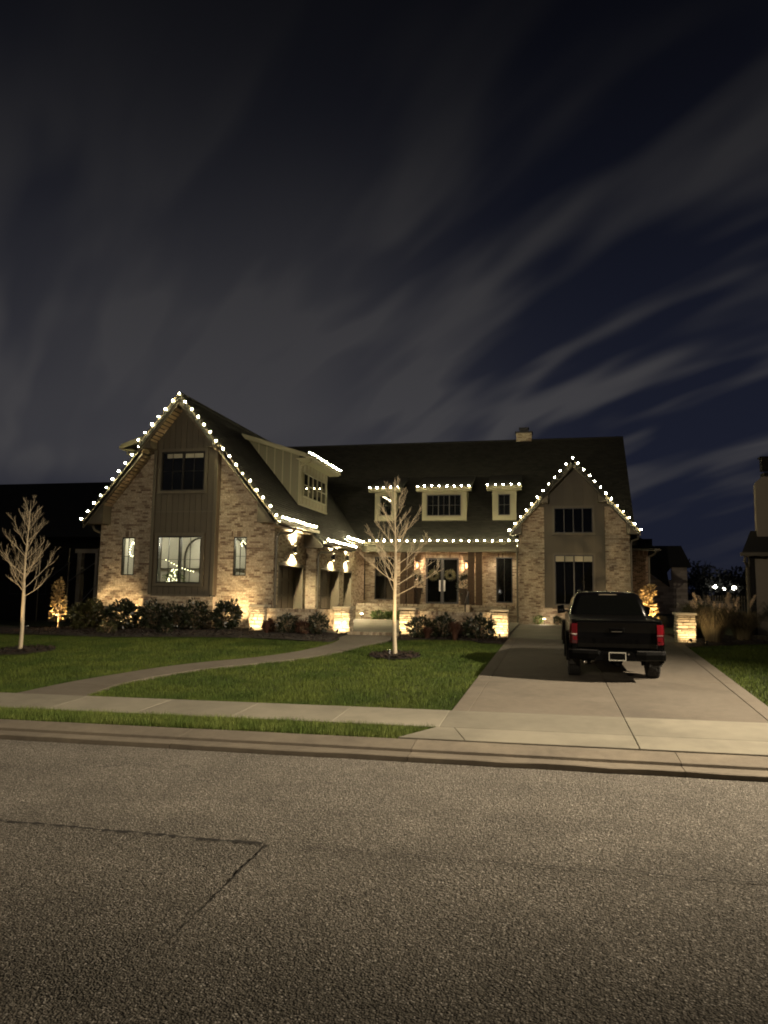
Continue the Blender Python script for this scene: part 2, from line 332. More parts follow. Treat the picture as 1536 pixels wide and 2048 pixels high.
# ------------------------------------------------------------------ terrain height
def hprof(y): return np.interp(y, [-20, 8.6, 8.61, 9.25, 11.1, 14.95, 18, 22.4, 60, 400], [0, 0, .03, .13, .2, .35, .47, .62, .62, .62])
def g(x, y):
    w = np.interp(y, [12, 19], [1, 0]); return hprof(y) + .009*x*w - .02*np.maximum(0, -10-x)*np.interp(y, [11, 16], [0, 1])
def inpoly(x, y, poly):
    x = np.asarray(x); y = np.asarray(y); c = np.zeros(x.shape, bool); n = len(poly); j = n-1
    for i in range(n):
        xi, yi = poly[i]; xj, yj = poly[j]
        if yi != yj: c ^= ((yi > y) != (yj > y)) & (x < (xj-xi)*(y-yi)/(yj-yi)+xi)
        j = i
    return c
def sheet(poly, step=.35, dz=0.0, bump=0, mb=None):
    """a triangulated sheet that follows the terrain inside a polygon (grid cells clipped by centre test, edge vertices kept)"""
    import mathutils.geometry as mg
    xs = [p[0] for p in poly]; ys = [p[1] for p in poly]
    pts = []
    n = len(poly)
    for i in range(n):
        a, b = poly[i], poly[(i+1) % n]; k = max(1, int(math.dist(a, b)/step))
        for q in range(k): pts.append((a[0]+(b[0]-a[0])*q/k, a[1]+(b[1]-a[1])*q/k))
    ne = len(pts)
    gx, gy = np.meshgrid(np.arange(min(xs)+step*.5, max(xs), step), np.arange(min(ys)+step*.5, max(ys), step))
    gx = gx.ravel() + rng.uniform(-.2, .2, gx.size)*step; gy = gy.ravel() + rng.uniform(-.2, .2, gy.size)*step
    E = np.array(pts); keep = inpoly(gx, gy, poly)
    for i in np.where(keep)[0]:
        if np.min((E[:, 0]-gx[i])**2 + (E[:, 1]-gy[i])**2) > (step*.35)**2: pts.append((gx[i], gy[i]))
    vs, _, fs, *_ = mg.delaunay_2d_cdt([Vector(p) for p in pts], [(i, (i+1) % ne) for i in range(ne)], [tuple(range(ne))], 1, 1e-5)
    m = mb or MB(); k = len(m.v)
    for i, p in enumerate(vs):
        z = float(g(p.x, p.y)) + dz + (bump*rng.uniform(0, 1) if i >= ne else 0); m.v.append((p.x, p.y, z))
    for f in fs: m.f.append(tuple(k+i for i in f)); m.t.append(.5)
    return m
def slab(quad, nu=2, nv=2, top=.02, thick=.12, ch=.006, gap=.0025, tone=None, mb=None):
    """a cast slab: quad corners ccw, follows the terrain, chamfered edges, sides down"""
    m = mb or MB(); c = [Vector(q) for q in quad]; ctr = sum(c, Vector((0, 0)))/4
    t = random.random() if tone is None else tone
    def P(u, v, ins):
        a = c[0].lerp(c[1], u); b = c[3].lerp(c[2], u); p = a.lerp(b, v)
        if ins:
            du = (c[1]-c[0]).length; dv = (c[3]-c[0]).length
            uu = min(max(u, ins/max(du, .01)), 1-ins/max(du, .01)); vv = min(max(v, ins/max(dv, .01)), 1-ins/max(dv, .01))
            a = c[0].lerp(c[1], uu); b = c[3].lerp(c[2], uu); p = a.lerp(b, vv)
        return p
    k = len(m.v)
    for j in range(nv+1):
        for i in range(nu+1):
            p = P(i/nu, j/nv, gap+ch); m.v.append((p.x, p.y, float(g(p.x, p.y))+top))
    for j in range(nv):
        for i in range(nu):
            a = k+j*(nu+1)+i; m.f.append((a, a+1, a+nu+2, a+nu+1)); m.t.append(t)
    ring = [(i/nu, 0) for i in range(nu)] + [(1, j/nv) for j in range(nv)] + [(1-i/nu, 1) for i in range(nu)] + [(0, 1-j/nv) for j in range(nv)]
    idx = [i for i in range(nu)] + [j*(nu+1)+nu for j in range(nv)] + [nv*(nu+1)+nu-i for i in range(nu)] + [(nv-j)*(nu+1) for j in range(nv)]
    k2 = len(m.v)
    for u, v in ring:
        p = P(u, v, gap); z = float(g(p.x, p.y)); m.v.append((p.x, p.y, z+top-ch))
    k3 = len(m.v)
    for u, v in ring:
        p = P(u, v, gap); z = float(g(p.x, p.y)); m.v.append((p.x, p.y, z+top-thick))
    n = len(ring)
    for i in range(n):
        j = (i+1) % n
        m.f.append((k2+i, k2+j, k+idx[j], k+idx[i])); m.t.append(t); m.f.append((k3+i, k3+j, k2+j, k2+i)); m.t.append(t)
    return m

# ================================================================== SETTING: ground, road, kerb, pavements
def structure(o, label=None):
    o['kind'] = 'structure'
    if label: o['label'] = label
    return o
WL = [(-8.95,11.1),(-8.8,12.3),(-8.45,13.4),(-8.05,14.4),(-7.5,15.3),(-6.75,16.2),(-6.1,17.5),(-5.8,19.2),(-5.85,20.4),(-6.05,21.2),(-6.05,22.15)]
WR = [(-7.6,11.1),(-7.75,12.1),(-7.65,12.9),(-7.35,13.8),(-6.95,14.6),(-6.2,15.5),(-5.4,16.7),(-4.98,18.0),(-4.8,19.1),(-4.45,20.6),(-4.4,22.15)]
def catmull(P, k=6):
    P = [P[0]] + P + [P[-1]]; out = []
    for i in range(1, len(P)-2):
        for q in range(k):
            t = q/k; a, b, c, d = [np.array(P[i+j], float) for j in (-1, 0, 1, 2)]
            out.append(tuple(.5*((2*b)+(c-a)*t+(2*a-5*b+4*c-d)*t*t+(3*b-a-3*c+d)*t**3)))
    out.append(tuple(P[-2])); return out
WLs, WRs = catmull(WL), catmull(WR)
WALK = WLs + WRs[::-1]
DRV = [(-1.40,11.1),(3.25,11.1),(3.78,22.35),(-1.12,22.35)]
BEDL = [(-30,20.9),(-17.5,20.9),(-15.5,20.6),(-13.2,20.05),(-11.6,20.1),(-10,20.2),(-8.8,20.35),(-7.8,20.3),(-6.8,20.05),(-5.95,19.85),(-5.85,20.3),(-6.05,21.0),(-6.05,22.6),(-9.2,22.6),(-9.2,24.3),(-30,24.3)]
BEDM = [(-4.42,20.5),(-4.2,20.9),(-3.4,21.3),(-2.6,21.5),(-1.85,20.95),(-1.2,20.55),(-1.14,22.3),(-1.2,22.7),(-4.4,22.7)]
BEDR = [(3.74,21.2),(4.1,21.6),(4.9,22.1),(6.9,23.4),(10,24.2),(10,27.5),(3.95,27.5),(3.8,22.3)]
T1 = (-3.56, 17.35); T2 = (-13.36, 16.63)
def ring(c, r, n=26, j=.06): 
    q = random.Random(int(abs(c[0])*100)); return [(c[0]+r*(1+q.uniform(-j, j))*cos(2*pi*i/n), c[1]+r*(1+q.uniform(-j, j))*sin(2*pi*i/n)) for i in range(n)]
RING1 = ring(T1, .62); RING2 = ring(T2, .85)

def build_ground():
    def lines(segs):
        o = []
        for a, b, s in segs: o += list(np.arange(a, b, s))
        return np.array(o + [segs[-1][1]])
    xs = lines([(-400,-60,60),(-60,-20,4),(-20,12,.5),(12,60,4),(60,400,60)]); ys = lines([(8.7,12,.4),(12,24,.5),(24,60,3),(60,400,40)])
    X, Y = np.meshgrid(xs, ys); Z = g(X, Y) - .035 + rng.uniform(-.008, .008, X.shape)*(abs(X) < 25)
    n, m_ = X.shape; b = MB(); b.v = list(zip(X.ravel(), Y.ravel(), Z.ravel()))
    for j in range(n-1):
        for i in range(m_-1): a = j*m_+i; b.f.append((a, a+1, a+m_+1, a+m_)); b.t.append(.5)
    structure(b.build('ground', MT['ground'], smooth=True), 'dark lawn soil under the grass')
    # road: one sheet with a cut patch, the older surface lower left standing proud
    b = MB(); xs = lines([(-400,-40,40),(-40,40,2),(40,400,40)]); ys = np.array([-30,-10,-3,0,2,4,6,7,8,8.6])
    X, Y = np.meshgrid(xs, ys); Z = np.where(np.abs(X) < 41, .009*X, .009*41*np.sign(X))*np.interp(Y, [4, 8.6], [.2, 1]); Z = Z + 0*X
    n, m_ = X.shape; b.v = list(zip(X.ravel(), Y.ravel(), Z.ravel()))
    for j in range(n-1):
        for i in range(m_-1): a = j*m_+i; b.f.append((a, a+1, a+m_+1, a+m_)); b.t.append(.5)
    road = structure(b.build('road', MT['asphalt']), 'asphalt street with coarse aggregate')
    # rougher paving patch (edge line runs along the street then turns towards the camera)
    def zr(x, y): return .009*x*float(np.interp(y, [4, 8.6], [.2, 1]))
    edge = [(-20+.25*i, 5.50 + rng.uniform(-.012, .012)) for i in range(int((20-2.2)/.25))] + [(-2.14, 5.52)]
    down = [(-2.12+.004*k+rng.uniform(-.012, .012), 5.5-.12*k) for k in range(1, 38)]
    poly = edge + down
    b = MB(); pts = edge + down[:1]
    for i in range(len(edge)-1):
        (x0, y0), (x1, y1) = edge[i], edge[i+1]
        b.face([(x0, 2.6, zr(x0, 2.6)-.002), (x1, 2.6, zr(x1, 2.6)-.002), (x1, y1, zr(x1, y1)+.012), (x0, y0, zr(x0, y0)+.012)])
        b.face([(x0, y0, zr(x0, y0)-.01), (x0, y0, zr(x0, y0)+.012), (x1, y1, zr(x1, y1)+.012), (x1, y1, zr(x1, y1)-.01)])
    x0 = edge[-1][0]; prev = edge[-1]
    for k, p in enumerate(down[:16]):
        h0, h1 = .012*(1-k/17), .012*(1-(k+1)/17); b.face([prev + (zr(*prev)+h0,), prev + (zr(*prev)-.01,), p + (zr(*p)-.01,), p + (zr(*p)+h1,)]); prev = p
    b.build('asphalt_patch', MT['asphalt_rough'], road)
    # open cracks: ragged dark slots
    cr = MB()
    def crack(path, w0, w1):
        for i in range(len(path)-1):
            (xa, ya), (xb, yb) = path[i], path[i+1]; t = i/len(path); w = (w0*(1-t)+w1*t)*rng.uniform(.3, 1.5)
            dx, dy = xb-xa, yb-ya; l = math.hypot(dx, dy); nx, ny = -dy/l*w, dx/l*w
            z = zr(xa, ya)+.0165; cr.face([(xa-nx, ya-ny, z), (xb-nx, yb-ny, z), (xb+nx, yb+ny, z), (xa+nx, ya+ny, z)])
    crack([(-9+.06*i, 5.515+rng.uniform(-.008, .008)+.008*sin(i*.4)) for i in range(115)], .008, .024)
    crack([(-2.12+.0012*k+rng.uniform(-.010, .010), 5.5-.035*k) for k in range(0, 52)], .010, .001)
    cr.build('crack', mat('crack_dark', (.012, .010, .008), 1), road)
    cr = MB()
    crack([(-1.9+.07*i, 5.53+.002*i+rng.uniform(-.012, .012)) for i in range(75)], .003, .007)
    cr.build('crack', bpy.data.materials['crack_dark'], road)
build_ground()

def build_kerb():
    root = thing('kerb', '', 'kerb'); del root['category']; structure(root, 'rolled concrete kerb with a raised gutter pan')
    prof = [(8.60,-.06),(8.60,.056),(8.614,.064),(8.84,.064),(8.848,.096),(8.868,.101),(9.19,.132),(9.255,.132),(9.26,.02)]
    x = -26.0; k = 0
    while x < 22:
        L_ = 3.05
        cuts = np.linspace(x+.004, x+L_-.004, 9); b = MB(); t = random.random(); n = len(prof)
        jit = rng.uniform(-.004, .004, (9, n)); jit[:, 0] = 0; jit[:, 1] *= 2
        for i, cx in enumerate(cuts):
            for q, (y, z) in enumerate(prof): b.v.append((cx, y + (jit[i, q]*1.6 if q in (1, 2) else 0), z + .009*cx + jit[i, q]*.5))
        for i in range(8):
            for q in range(n-1): a = i*n+q; b.f.append((a, a+n, a+n+1, a+1)); b.t.append(t)
        b.f.append(tuple(range(n))); b.t.append(t); b.f.append(tuple(8*n+q for q in reversed(range(n)))); b.t.append(t)
        b.build('kerb_section', MT['kerb'], root); x += L_; k += 1
    m = MB(); z = .009*-2.9+.135
    # faded blue paint mark on the kerb face (two strokes)
    def kz(x, y): return float(np.interp(y, [8.86, 9.19], [.084, .132])) + .009*x + .004
    for (xa, ya), (xb, yb), w in (((-4.42,9.0),(-4.28,9.12),.008),((-4.28,9.12),(-4.30,8.98),.007),((-4.40,9.06),(-4.30,9.07),.006)):
        dx, dy = xb-xa, yb-ya; l = math.hypot(dx, dy); nx, ny = -dy/l*w, dx/l*w
        m.face([(xa-nx, ya-ny, kz(xa, ya-ny)), (xb-nx, yb-ny, kz(xb, yb-ny)), (xb+nx, yb+ny, kz(xb, yb+ny)), (xa+nx, ya+ny, kz(xa, ya+ny))])
    m.build('paint_mark', MT['blue'], root)
build_kerb()

def build_pavements():
    sw = thing('sidewalk', '', 'x'); del sw['category']; structure(sw, 'pale concrete sidewalk in slabs')
    x = -1.42
    while x > -24:
        slab([(x-1.52, 9.95), (x, 9.95), (x, 11.1), (x-1.52, 11.1)], 3, 3, .022).build('slab', MT['concrete'], sw); x -= 1.52
    x = 3.75
    slab([(1.066, 9.95), (3.75, 9.95), (3.27, 11.1), (1.066, 11.1)], 3, 3, .022).build('slab', MT['concrete'], sw)
    slab([(-1.42, 9.95), (1.062, 9.95), (1.062, 11.1), (-1.42, 11.1)], 3, 3, .022).build('slab', MT['concrete'], sw)
    while x < 14:
        slab([(x, 9.95), (x+1.52, 9.95), (x+1.52+(0), 11.1), (x - (.48 if x < 4 else 0), 11.1)], 3, 3, .022).build('slab', MT['concrete'], sw); x += 1.52
    dr = thing('driveway', '', 'x'); del dr['category']; structure(dr, 'concrete driveway with a border strip and apron')
    for q in ([(-1.0, 9.265), (1.062, 9.265), (1.062, 9.95), (-1.22, 9.95)], [(1.066, 9.265), (3.3, 9.265), (3.5, 9.95), (1.066, 9.95)],
              [(-1.85, 9.265), (-1.0, 9.265), (-1.22, 9.95), (-1.45, 9.95)], [(3.3, 9.265), (4.3, 9.265), (3.8, 9.95), (3.5, 9.95)]):
        slab(q, 3, 2, .020).build('apron_slab', MT['concrete'], dr)
    def X0(y): return float(np.interp(y, [11.1, 22.35], [-1.40, -1.12]))
    def X1(y): return float(np.interp(y, [11.1, 22.35], [3.25, 3.78]))
    ys = [11.1, 14.7, 18.4, 22.35]
    for i in range(3):
        a, b_ = ys[i], ys[i+1]
        for f0, f1 in ((lambda y: X0(y)+.26, lambda y: 1.065), (lambda y: 1.065, lambda y: X1(y)-.26)):
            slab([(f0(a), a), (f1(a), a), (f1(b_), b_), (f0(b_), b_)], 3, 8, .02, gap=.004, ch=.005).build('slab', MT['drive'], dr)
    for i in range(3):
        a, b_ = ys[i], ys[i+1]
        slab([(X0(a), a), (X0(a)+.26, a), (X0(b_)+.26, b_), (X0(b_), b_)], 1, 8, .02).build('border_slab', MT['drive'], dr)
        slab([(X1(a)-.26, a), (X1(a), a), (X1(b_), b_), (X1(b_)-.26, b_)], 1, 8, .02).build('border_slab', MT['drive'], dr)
    ct = thing('courtyard', '', 'x'); del ct['category']; structure(ct, 'concrete motor court in front of the garage')
    for (x0, x1, top) in ((-9.25, -5.2, .085), (-5.2, -1.15, .085), (-1.15, 1.4, .025), (1.4, 4.0, .025)):
        y = 22.36
        while y < 33:
            y1 = min(y+3.6, 33.2); slab([(x0, y), (x1, y), (x1, y1), (x0, y1)], 2, 3, top, ch=.01).build('slab', MT['concrete'], ct); y = y1
    # footpath
    wk = thing('footpath', '', 'x'); del wk['category']; structure(wk, 'curving concrete footpath across the lawn')
    n = len(WLs); step = 6
    for i in range(0, n-1, step):
        b = MB(); e = min(i+step, n-1)
        for q in range(i, e+1):
            for r in range(5):
                t = r/4; x = WLs[q][0]*(1-t)+WRs[q][0]*t; y = WLs[q][1]*(1-t)+WRs[q][1]*t
                if q == i: y += .006
                b.v.append((x, y, float(g(x, y))+.018))
            for (x, y) in (WLs[q], WRs[q]): b.v.append((x, y, float(g(x, y))-.08))
        t = random.random()
        for q in range(e-i):
            for r in range(4): a = q*7+r; b.f.append((a, a+1, a+8, a+7)); b.t.append(t)
            a = q*7; b.f += [(a+5, a, a+7, a+12), (a+4, a+6, a+13, a+11)]; b.t += [t, t]
        b.f.append((0, 5, 6, 4, 3, 2, 1)); b.t.append(t)
        b.build('slab', MT['drive'], wk)
build_pavements()

def build_beds():
    for nm, poly, lab, c in (('mulch_bed', BEDL, 'long dark bark mulch bed along the garage wall and left garden wall', 1500), ('mulch_bed', BEDM, 'dark bark mulch bed before the middle garden wall', 500),
                             ('mulch_bed', BEDR, 'bark mulch bed around the right stone pillar and tall grasses', 500), ('tree_ring', RING1, 'round mulch ring at the foot of the middle bare tree', 260), ('tree_ring', RING2, 'round mulch ring at the foot of the far left bare tree', 260)):
        o = sheet(poly, .3, .015, .05).build(nm, MT['mulch']); o['kind'] = 'stuff'; o['label'] = lab; o['category'] = 'mulch'
        b = MB(); xs = [p[0] for p in poly]; ys = [p[1] for p in poly]
        X = rng.uniform(max(min(xs), -18), max(xs), c*3); Y = rng.uniform(min(ys), max(ys), c*3); k = inpoly(X, Y, poly)
        for x, y in list(zip(X[k], Y[k]))[:c*2]:
            z = float(g(x, y))+.035+rng.uniform(0, .03); a = rng.uniform(0, 6.28); l = rng.uniform(.02, .05); w = rng.uniform(.008, .02); t = rng.uniform(-.02, .02)
            dx, dy = cos(a)*l, sin(a)*l; nx, ny = -sin(a)*w, cos(a)*w
            b.face([(x-dx-nx, y-dy-ny, z-t), (x+dx-nx, y+dy-ny, z+t), (x+dx+nx, y+dy+ny, z+t+.008), (x-dx+nx, y-dy+ny, z-t+.008)])
        b.build('bark_chips', MT['chips'], o, stuff=True)
build_beds()

def grass(name, label, X, Y, H, Wd, lean=.45, mk='grass'):
    n = len(X); Z = g(X, Y) - .03
    ang = rng.uniform(0, 2*pi, n); la = rng.uniform(0, 2*pi, n); ll = rng.uniform(.1, lean, n)*H
    V = np.empty((n, 3, 3), np.float32)
    dx, dy = np.cos(ang)*Wd/2, np.sin(ang)*Wd/2
    V[:, 0] = np.stack([X-dx, Y-dy, Z], 1); V[:, 1] = np.stack([X+dx, Y+dy, Z], 1); V[:, 2] = np.stack([X+np.cos(la)*ll, Y+np.sin(la)*ll, Z+H+.03], 1)
    me = bpy.data.meshes.new(name); me.vertices.add(n*3); me.vertices.foreach_set('co', V.ravel()); me.loops.add(n*3); me.loops.foreach_set('vertex_index', np.arange(n*3, dtype=np.int32))
    me.polygons.add(n); me.polygons.foreach_set('loop_start', np.arange(0, n*3, 3, dtype=np.int32)); me.materials.append(MT[mk])
    a = me.attributes.new('tone', 'FLOAT', 'FACE')
    tone = np.clip(rng.uniform(0, 1, n)*.8 + .1 + (rng.uniform(0, 1, n) > .97)*.5, 0, 1.4)
    a.data.foreach_set('value', tone.astype(np.float32)); me.update()
    o = bpy.data.objects.new(name, me); COL.objects.link(o); o['kind'] = 'stuff'; o['label'] = label; o['category'] = 'grass'; return o
def patch(x, y, s): return np.sin(x*1.7*s+np.sin(y*2.3*s)*1.3)*np.sin(y*2.9*s+np.sin(x*1.1*s)*2)*.5+.5
def build_grass():
    # verge
    n = 52000; X = rng.uniform(-15, -1.45, n); Y = rng.uniform(9.27, 9.94, n)
    k = ~((X > -1.85) & (Y-9.27 < (X+1.85)*1.7)); X, Y = X[k], Y[k]
    H = (rng.uniform(.035, .085, X.size))*(.75+.5*patch(X, Y*2, 2.2)); grass('verge_grass', 'strip of longer grass between kerb and sidewalk', X, Y, H, .0075, .8, 'grass_verge')
    # lawns
    def field(x0, x1, y0, y1, n, bad, name, label, inside=None):
        X = rng.uniform(x0, x1, n); u = rng.uniform(0, 1, n); Y = y0 + (y1-y0)*u**1.35
        k = np.ones(n, bool)
        if inside is not None: k &= inpoly(X, Y, inside)
        for p in bad: k &= ~inpoly(X, Y, p)
        X, Y = X[k], Y[k]; p = patch(X, Y*1.6, 1.3)
        grass(name, label, X, Y, rng.uniform(.018, .042, X.size)*(.5+.85*p), .0085*(Y/12), .9)
    left = [(-20, 11.12)] + WLs + [(-5.95, 19.8)] + [(-6.8,20.0),(-8.8,20.3),(-10,20.15),(-13.2,20.0),(-15.5,20.55),(-20,20.85)]
    field(-20, -5.7, 11.12, 21, 260000, [WALK, RING2], 'lawn_grass', 'mown lawn to the left of the curving footpath', left)
    midp = [(p[0], p[1]) for p in WRs if p[1] < 20.6] + BEDM[:6] + [(-1.13, 20.5), (-1.41, 11.12)]
    field(-7.9, -1.1, 11.12, 21.6, 130000, [WALK, RING1, BEDM], 'lawn_grass', 'brighter mown lawn between footpath and driveway', midp)
    r = [(3.27, 11.12), (3.76, 21.25), (4.1, 21.55), (4.9, 22.05), (6.9, 23.3), (10, 24.1), (10, 11.12)]
    field(3.2, 9, 11.12, 24.2, 110000, [BEDR], 'lawn_grass', 'dim lawn to the right of the driveway', r)
build_grass()

# ================================================================== THE HOUSE
HOUSE = thing('brick_house', 'large pale brick house with steep gables, dark shingle roofs and three side garage doors', 'house', (-6, 30, .6))
BL, BH, CO = .200, .0615, .0715
def single_brick_mesh():
    b = MB(); b.box(-BL/2, BL/2, -.02, .012, 0, BH, m=lambda u, w, z: (u, -w, z)); me = b.mesh('brick', MT['brick_one']); return me
BRICK_ME = single_brick_mesh()
def brickwall(mp, z0, z1, spans, parent, name='wall', singles=None, matk='brick', depth=.22, soldiers=(), skip=(), Y0=None, budget=300):
    """mortar core + every brick as geometry; spans(z) -> [(u0,u1)]; singles(u,z) True -> its own object"""
    core = MB(); bw = MB(); one = []; row = 0; z = z0; runs = {}
    while z < z1 - .01:
        zt = min(z+CO, z1); iv = spans((z+zt)/2)
        for (a, b) in iv:
            if b-a < .03: continue
            core.box(a, b, -depth, 0, z, zt, m=mp, t=.5)
            u = a - (BL/2+.005 if row % 2 else 0)
            while u < b:
                p, q = max(u, a), min(u+BL, b)
                if q-p > .03 and not any(s[0] < (p+q)/2 < s[1] and s[2] < (z+zt)/2 < s[3] for s in skip):
                    if singles and q-p > BL-.005 and zt-z > CO-.005 and len(one) < budget and singles((p+q)/2, z): one.append(((p+q)/2, z+.005))
                    else: bw.box(p, q, -.02, .010+random.uniform(-.004, .004), z+.005, zt-.005 if zt-z > CO-.01 else zt, m=mp)
                u += BL+.010
        z = zt; row += 1
    for (u0, u1, s0, s1) in soldiers:
        u = u0
        while u < u1-.03: bw.box(u, min(u+BH, u1), -.02, .012, s0, s1, m=mp); u += BH+.009
    w = core.build(name, MT['mortar'], parent)
    if bw.f: bw.build('brickwork', MT[matk], w, stuff=True)
    for (u, zz) in one: inst(BRICK_ME, 'brick', w, mp(u, 0, zz))
    return w
def cut(iv, holes, z):
    out = list(iv)
    for (a, b, h0, h1) in holes:
        if h0 < z < h1:
            nw = []
            for (p, q) in out:
                if b <= p or a >= q: nw.append((p, q)); continue
                if a > p: nw.append((p, a))
                if b < q: nw.append((b, q))
            out = nw
    return out

def window(mp, u0, u1, z0, z1, cols, rows, parent, glass='glass', frame='frame', groups=None, depth=.10, fw=.045, mw=.014, trim=None, tw=.11, name='window', split=None, backing=True, muntin=None):
    """frame with mullions, each pane its own piece"""
    f = MB()
    for (a, b, c, d) in ((u0, u1, z0, z0+fw), (u0, u1, z1-fw, z1), (u0, u0+fw, z0+fw, z1-fw), (u1-fw, u1, z0+fw, z1-fw)): f.box(a, b, -depth, .012, c, d, m=mp)
    groups = groups or 1; gw = (u1-u0-2*fw)/groups
    for q in range(1, groups): c = u0+fw+gw*q; f.box(c-fw*.62, c+fw*.62, -depth, .010, z0+fw, z1-fw, m=mp)
    W_ = f.build(name, MT[frame], parent)
    mu = MB(); cpg = cols//groups
    for q in range(groups):
        a = u0+fw+gw*q+(fw*.62 if q else 0); b = u0+fw+gw*(q+1)-(fw*.62 if q < groups-1 else 0); cw = (b-a)/cpg
        rz = [z0+fw+(z1-z0-2*fw)*k/rows for k in range(rows+1)] if not split else [z0+fw] + [z0+(z1-z0)*s for s in split] + [z1-fw]
        for i in range(1, cpg): mu.box(a+cw*i-mw/2, a+cw*i+mw/2, -.045, -.006, z0+fw, z1-fw, m=mp)
        for j in range(1, len(rz)-1): mu.box(a, b, -.044, -.0075, rz[j]-mw/2, rz[j]+mw/2, m=mp)
        for i in range(cpg):
            for j in range(len(rz)-1):
                MB().box(a+cw*i+.001, a+cw*(i+1)-.001, -.036, -.030, rz[j]+.001, rz[j+1]-.001, m=mp).build('pane', MT[glass], W_)
    if mu.f: mu.build('muntins', MT[muntin or frame], W_)
    if trim:
        t = MB()
        for (a, b, c, d) in ((u0-tw, u1+tw, z0-tw, z0-.001), (u0-tw, u1+tw, z1+.001, z1+tw), (u0-tw, u0-.001, z0-.001, z1+.001), (u1+.001, u1+tw, z0-.001, z1+.001)): t.box(a, b, -.03, .035, c, d, m=mp)
        t.box(u0-tw-.02, u1+tw+.02, .035, .075, z0-tw, z0-tw+.045, m=mp)
        t.build('window_trim', MT[trim], W_)
    return W_

def roof(A, B, C, D, parent, name='roof', tabs=True, thick=.13, expo=.145):
    A, B, C, D = map(Vector, (A, B, C, D)); n = (B-A).cross(D-A).normalized()
    if n.z < 0: n = -n
    m = MB(); dn = n*thick; m.hexa([A-dn, B-dn, C-dn, D-dn, A, B, C, D]); r = m.build(name, MT['roofdark'], parent)
    if tabs:
        t = MB(); L_ = ((D-A).length+(C-B).length)/2; k = int(L_/expo)
        for j in range(k):
            v0, v1 = j/k, (j+1)/k*1.0
            p0, p1 = A.lerp(D, v0), B.lerp(C, v0); q0, q1 = A.lerp(D, v1), B.lerp(C, v1); W_ = (p1-p0).length
            x = -random.random()*.2
            while x < W_:
                l = random.uniform(.16, .34); a, b = max(0, x)/W_, min(W_, x+l)/W_
                if b > a+.002:
                    h = random.uniform(.010, .020); P0, P1 = p0.lerp(p1, a), p0.lerp(p1, b-.004/W_); Q0, Q1 = q0.lerp(q1, a), q0.lerp(q1, b-.004/W_); tn = random.random()
                    t.face([P0+n*h, P1+n*h, Q1+n*.002, Q0+n*.002], tn); t.face([P0+n*.001, P1+n*.001, P1+n*h, P0+n*h], tn)
                x += l
        t.build('shingles', MT['shingle'], r, stuff=True)
    return r

# ---------------- garage gable, street side
GX, GZ, GS = -12.76, 8.95, 1.215
def gz(u): return GZ - GS*abs(u-GX)
def lspan(z):
    half = (GZ-.12-z)/GS; a, b = max(-16.15, GX-half), min(-9.30, GX+half)
    iv = cut([(a, b)], [(-15.24,-14.72,2.45,3.84), (-10.82,-10.33,2.47,3.84)], z)
    iv = cut(iv, [(-13.90,-11.45,1.4,9)], z); return iv
near = lambda u, z: u > -11.4 and 1.2 < z < 4.9 or (u < -13.9 and 1.5 < z < 2.4)
brickwall(fmap(24.0), .40, 7.35, lspan, HOUSE, singles=lambda u, z: (u > -11.4 and 1.15 < z < 3.4) or (u < -13.95 and 1.1 < z < 2.5),
          soldiers=[(-15.34,-14.62,3.86,4.06), (-10.92,-10.23,3.86,4.06), (-15.32,-14.64,2.37,2.44), (-10.9,-10.25,2.39,2.46)], skip=[(-15.34,-14.62,3.85,4.07), (-10.92,-10.23,3.85,4.07)])
brickwall(fmap(23.62), .40, 1.72, lambda z: [(-14.05, -11.37)], HOUSE, name='bay_base', depth=.36)
# bay panel: boards around the two windows
bp = MB(); bp.prism([(-13.92,1.765),(-11.42,1.765),(-11.42,2.0),(-13.92,2.0)], -.29, -.035, fmap(23.70)); 
BAY = bp.build('bay_panel', MT['siding'], HOUSE)
wins = [(-13.63,-11.92,2.18,3.86), (-13.62,-11.91,5.5,6.93)]
def boards(mp, u0, u1, z0, ztop, holes, parent, w=.225, mk='siding', zbreaks=()):
    n = max(1, round((u1-u0)/w)); w = (u1-u0)/n
    for i in range(n):
        a, b = u0+w*i+.007, u0+w*(i+1)-.007
        zs = [z0] + sorted(zbreaks) + [None]
        for k in range(len(zs)-1):
            lo = zs[k]+.004; hi = (zs[k+1]-.004) if zs[k+1] else None
            segs = [(lo, hi)]
            for (ha, hb, h0, h1) in holes:
                if ha < b-.02 and hb > a+.02:
                    ns = []
                    for (p, q) in segs:
                        Q = q if q is not None else 99
                        if h1 <= p or h0 >= Q: ns.append((p, q)); continue
                        if h0 > p: ns.append((p, h0))
                        if h1 < Q: ns.append((h1, q))
                    segs = ns
            for (p, q) in segs:
                qa = ztop(a) if q is None else min(q, ztop(a)); qb = ztop(b) if q is None else min(q, ztop(b)); d = random.uniform(-.002, .003)
                if max(qa, qb) > p+.03:
                    qa = max(qa, p+.01); qb = max(qb, p+.01)
                    MB().prism([(a, p), (b, p), (b, qb), (a, qa)], -.025, .006+d, mp, t=random.random()).build('board', MT[mk], parent)
boards(fmap(23.70), -13.80, -11.54, 1.78, lambda u: min(gz(u)-.1, 9), [(a-.10, b+.10, c-.10, d+.10) for a, b, c, d in wins], BAY, zbreaks=(4.74,))
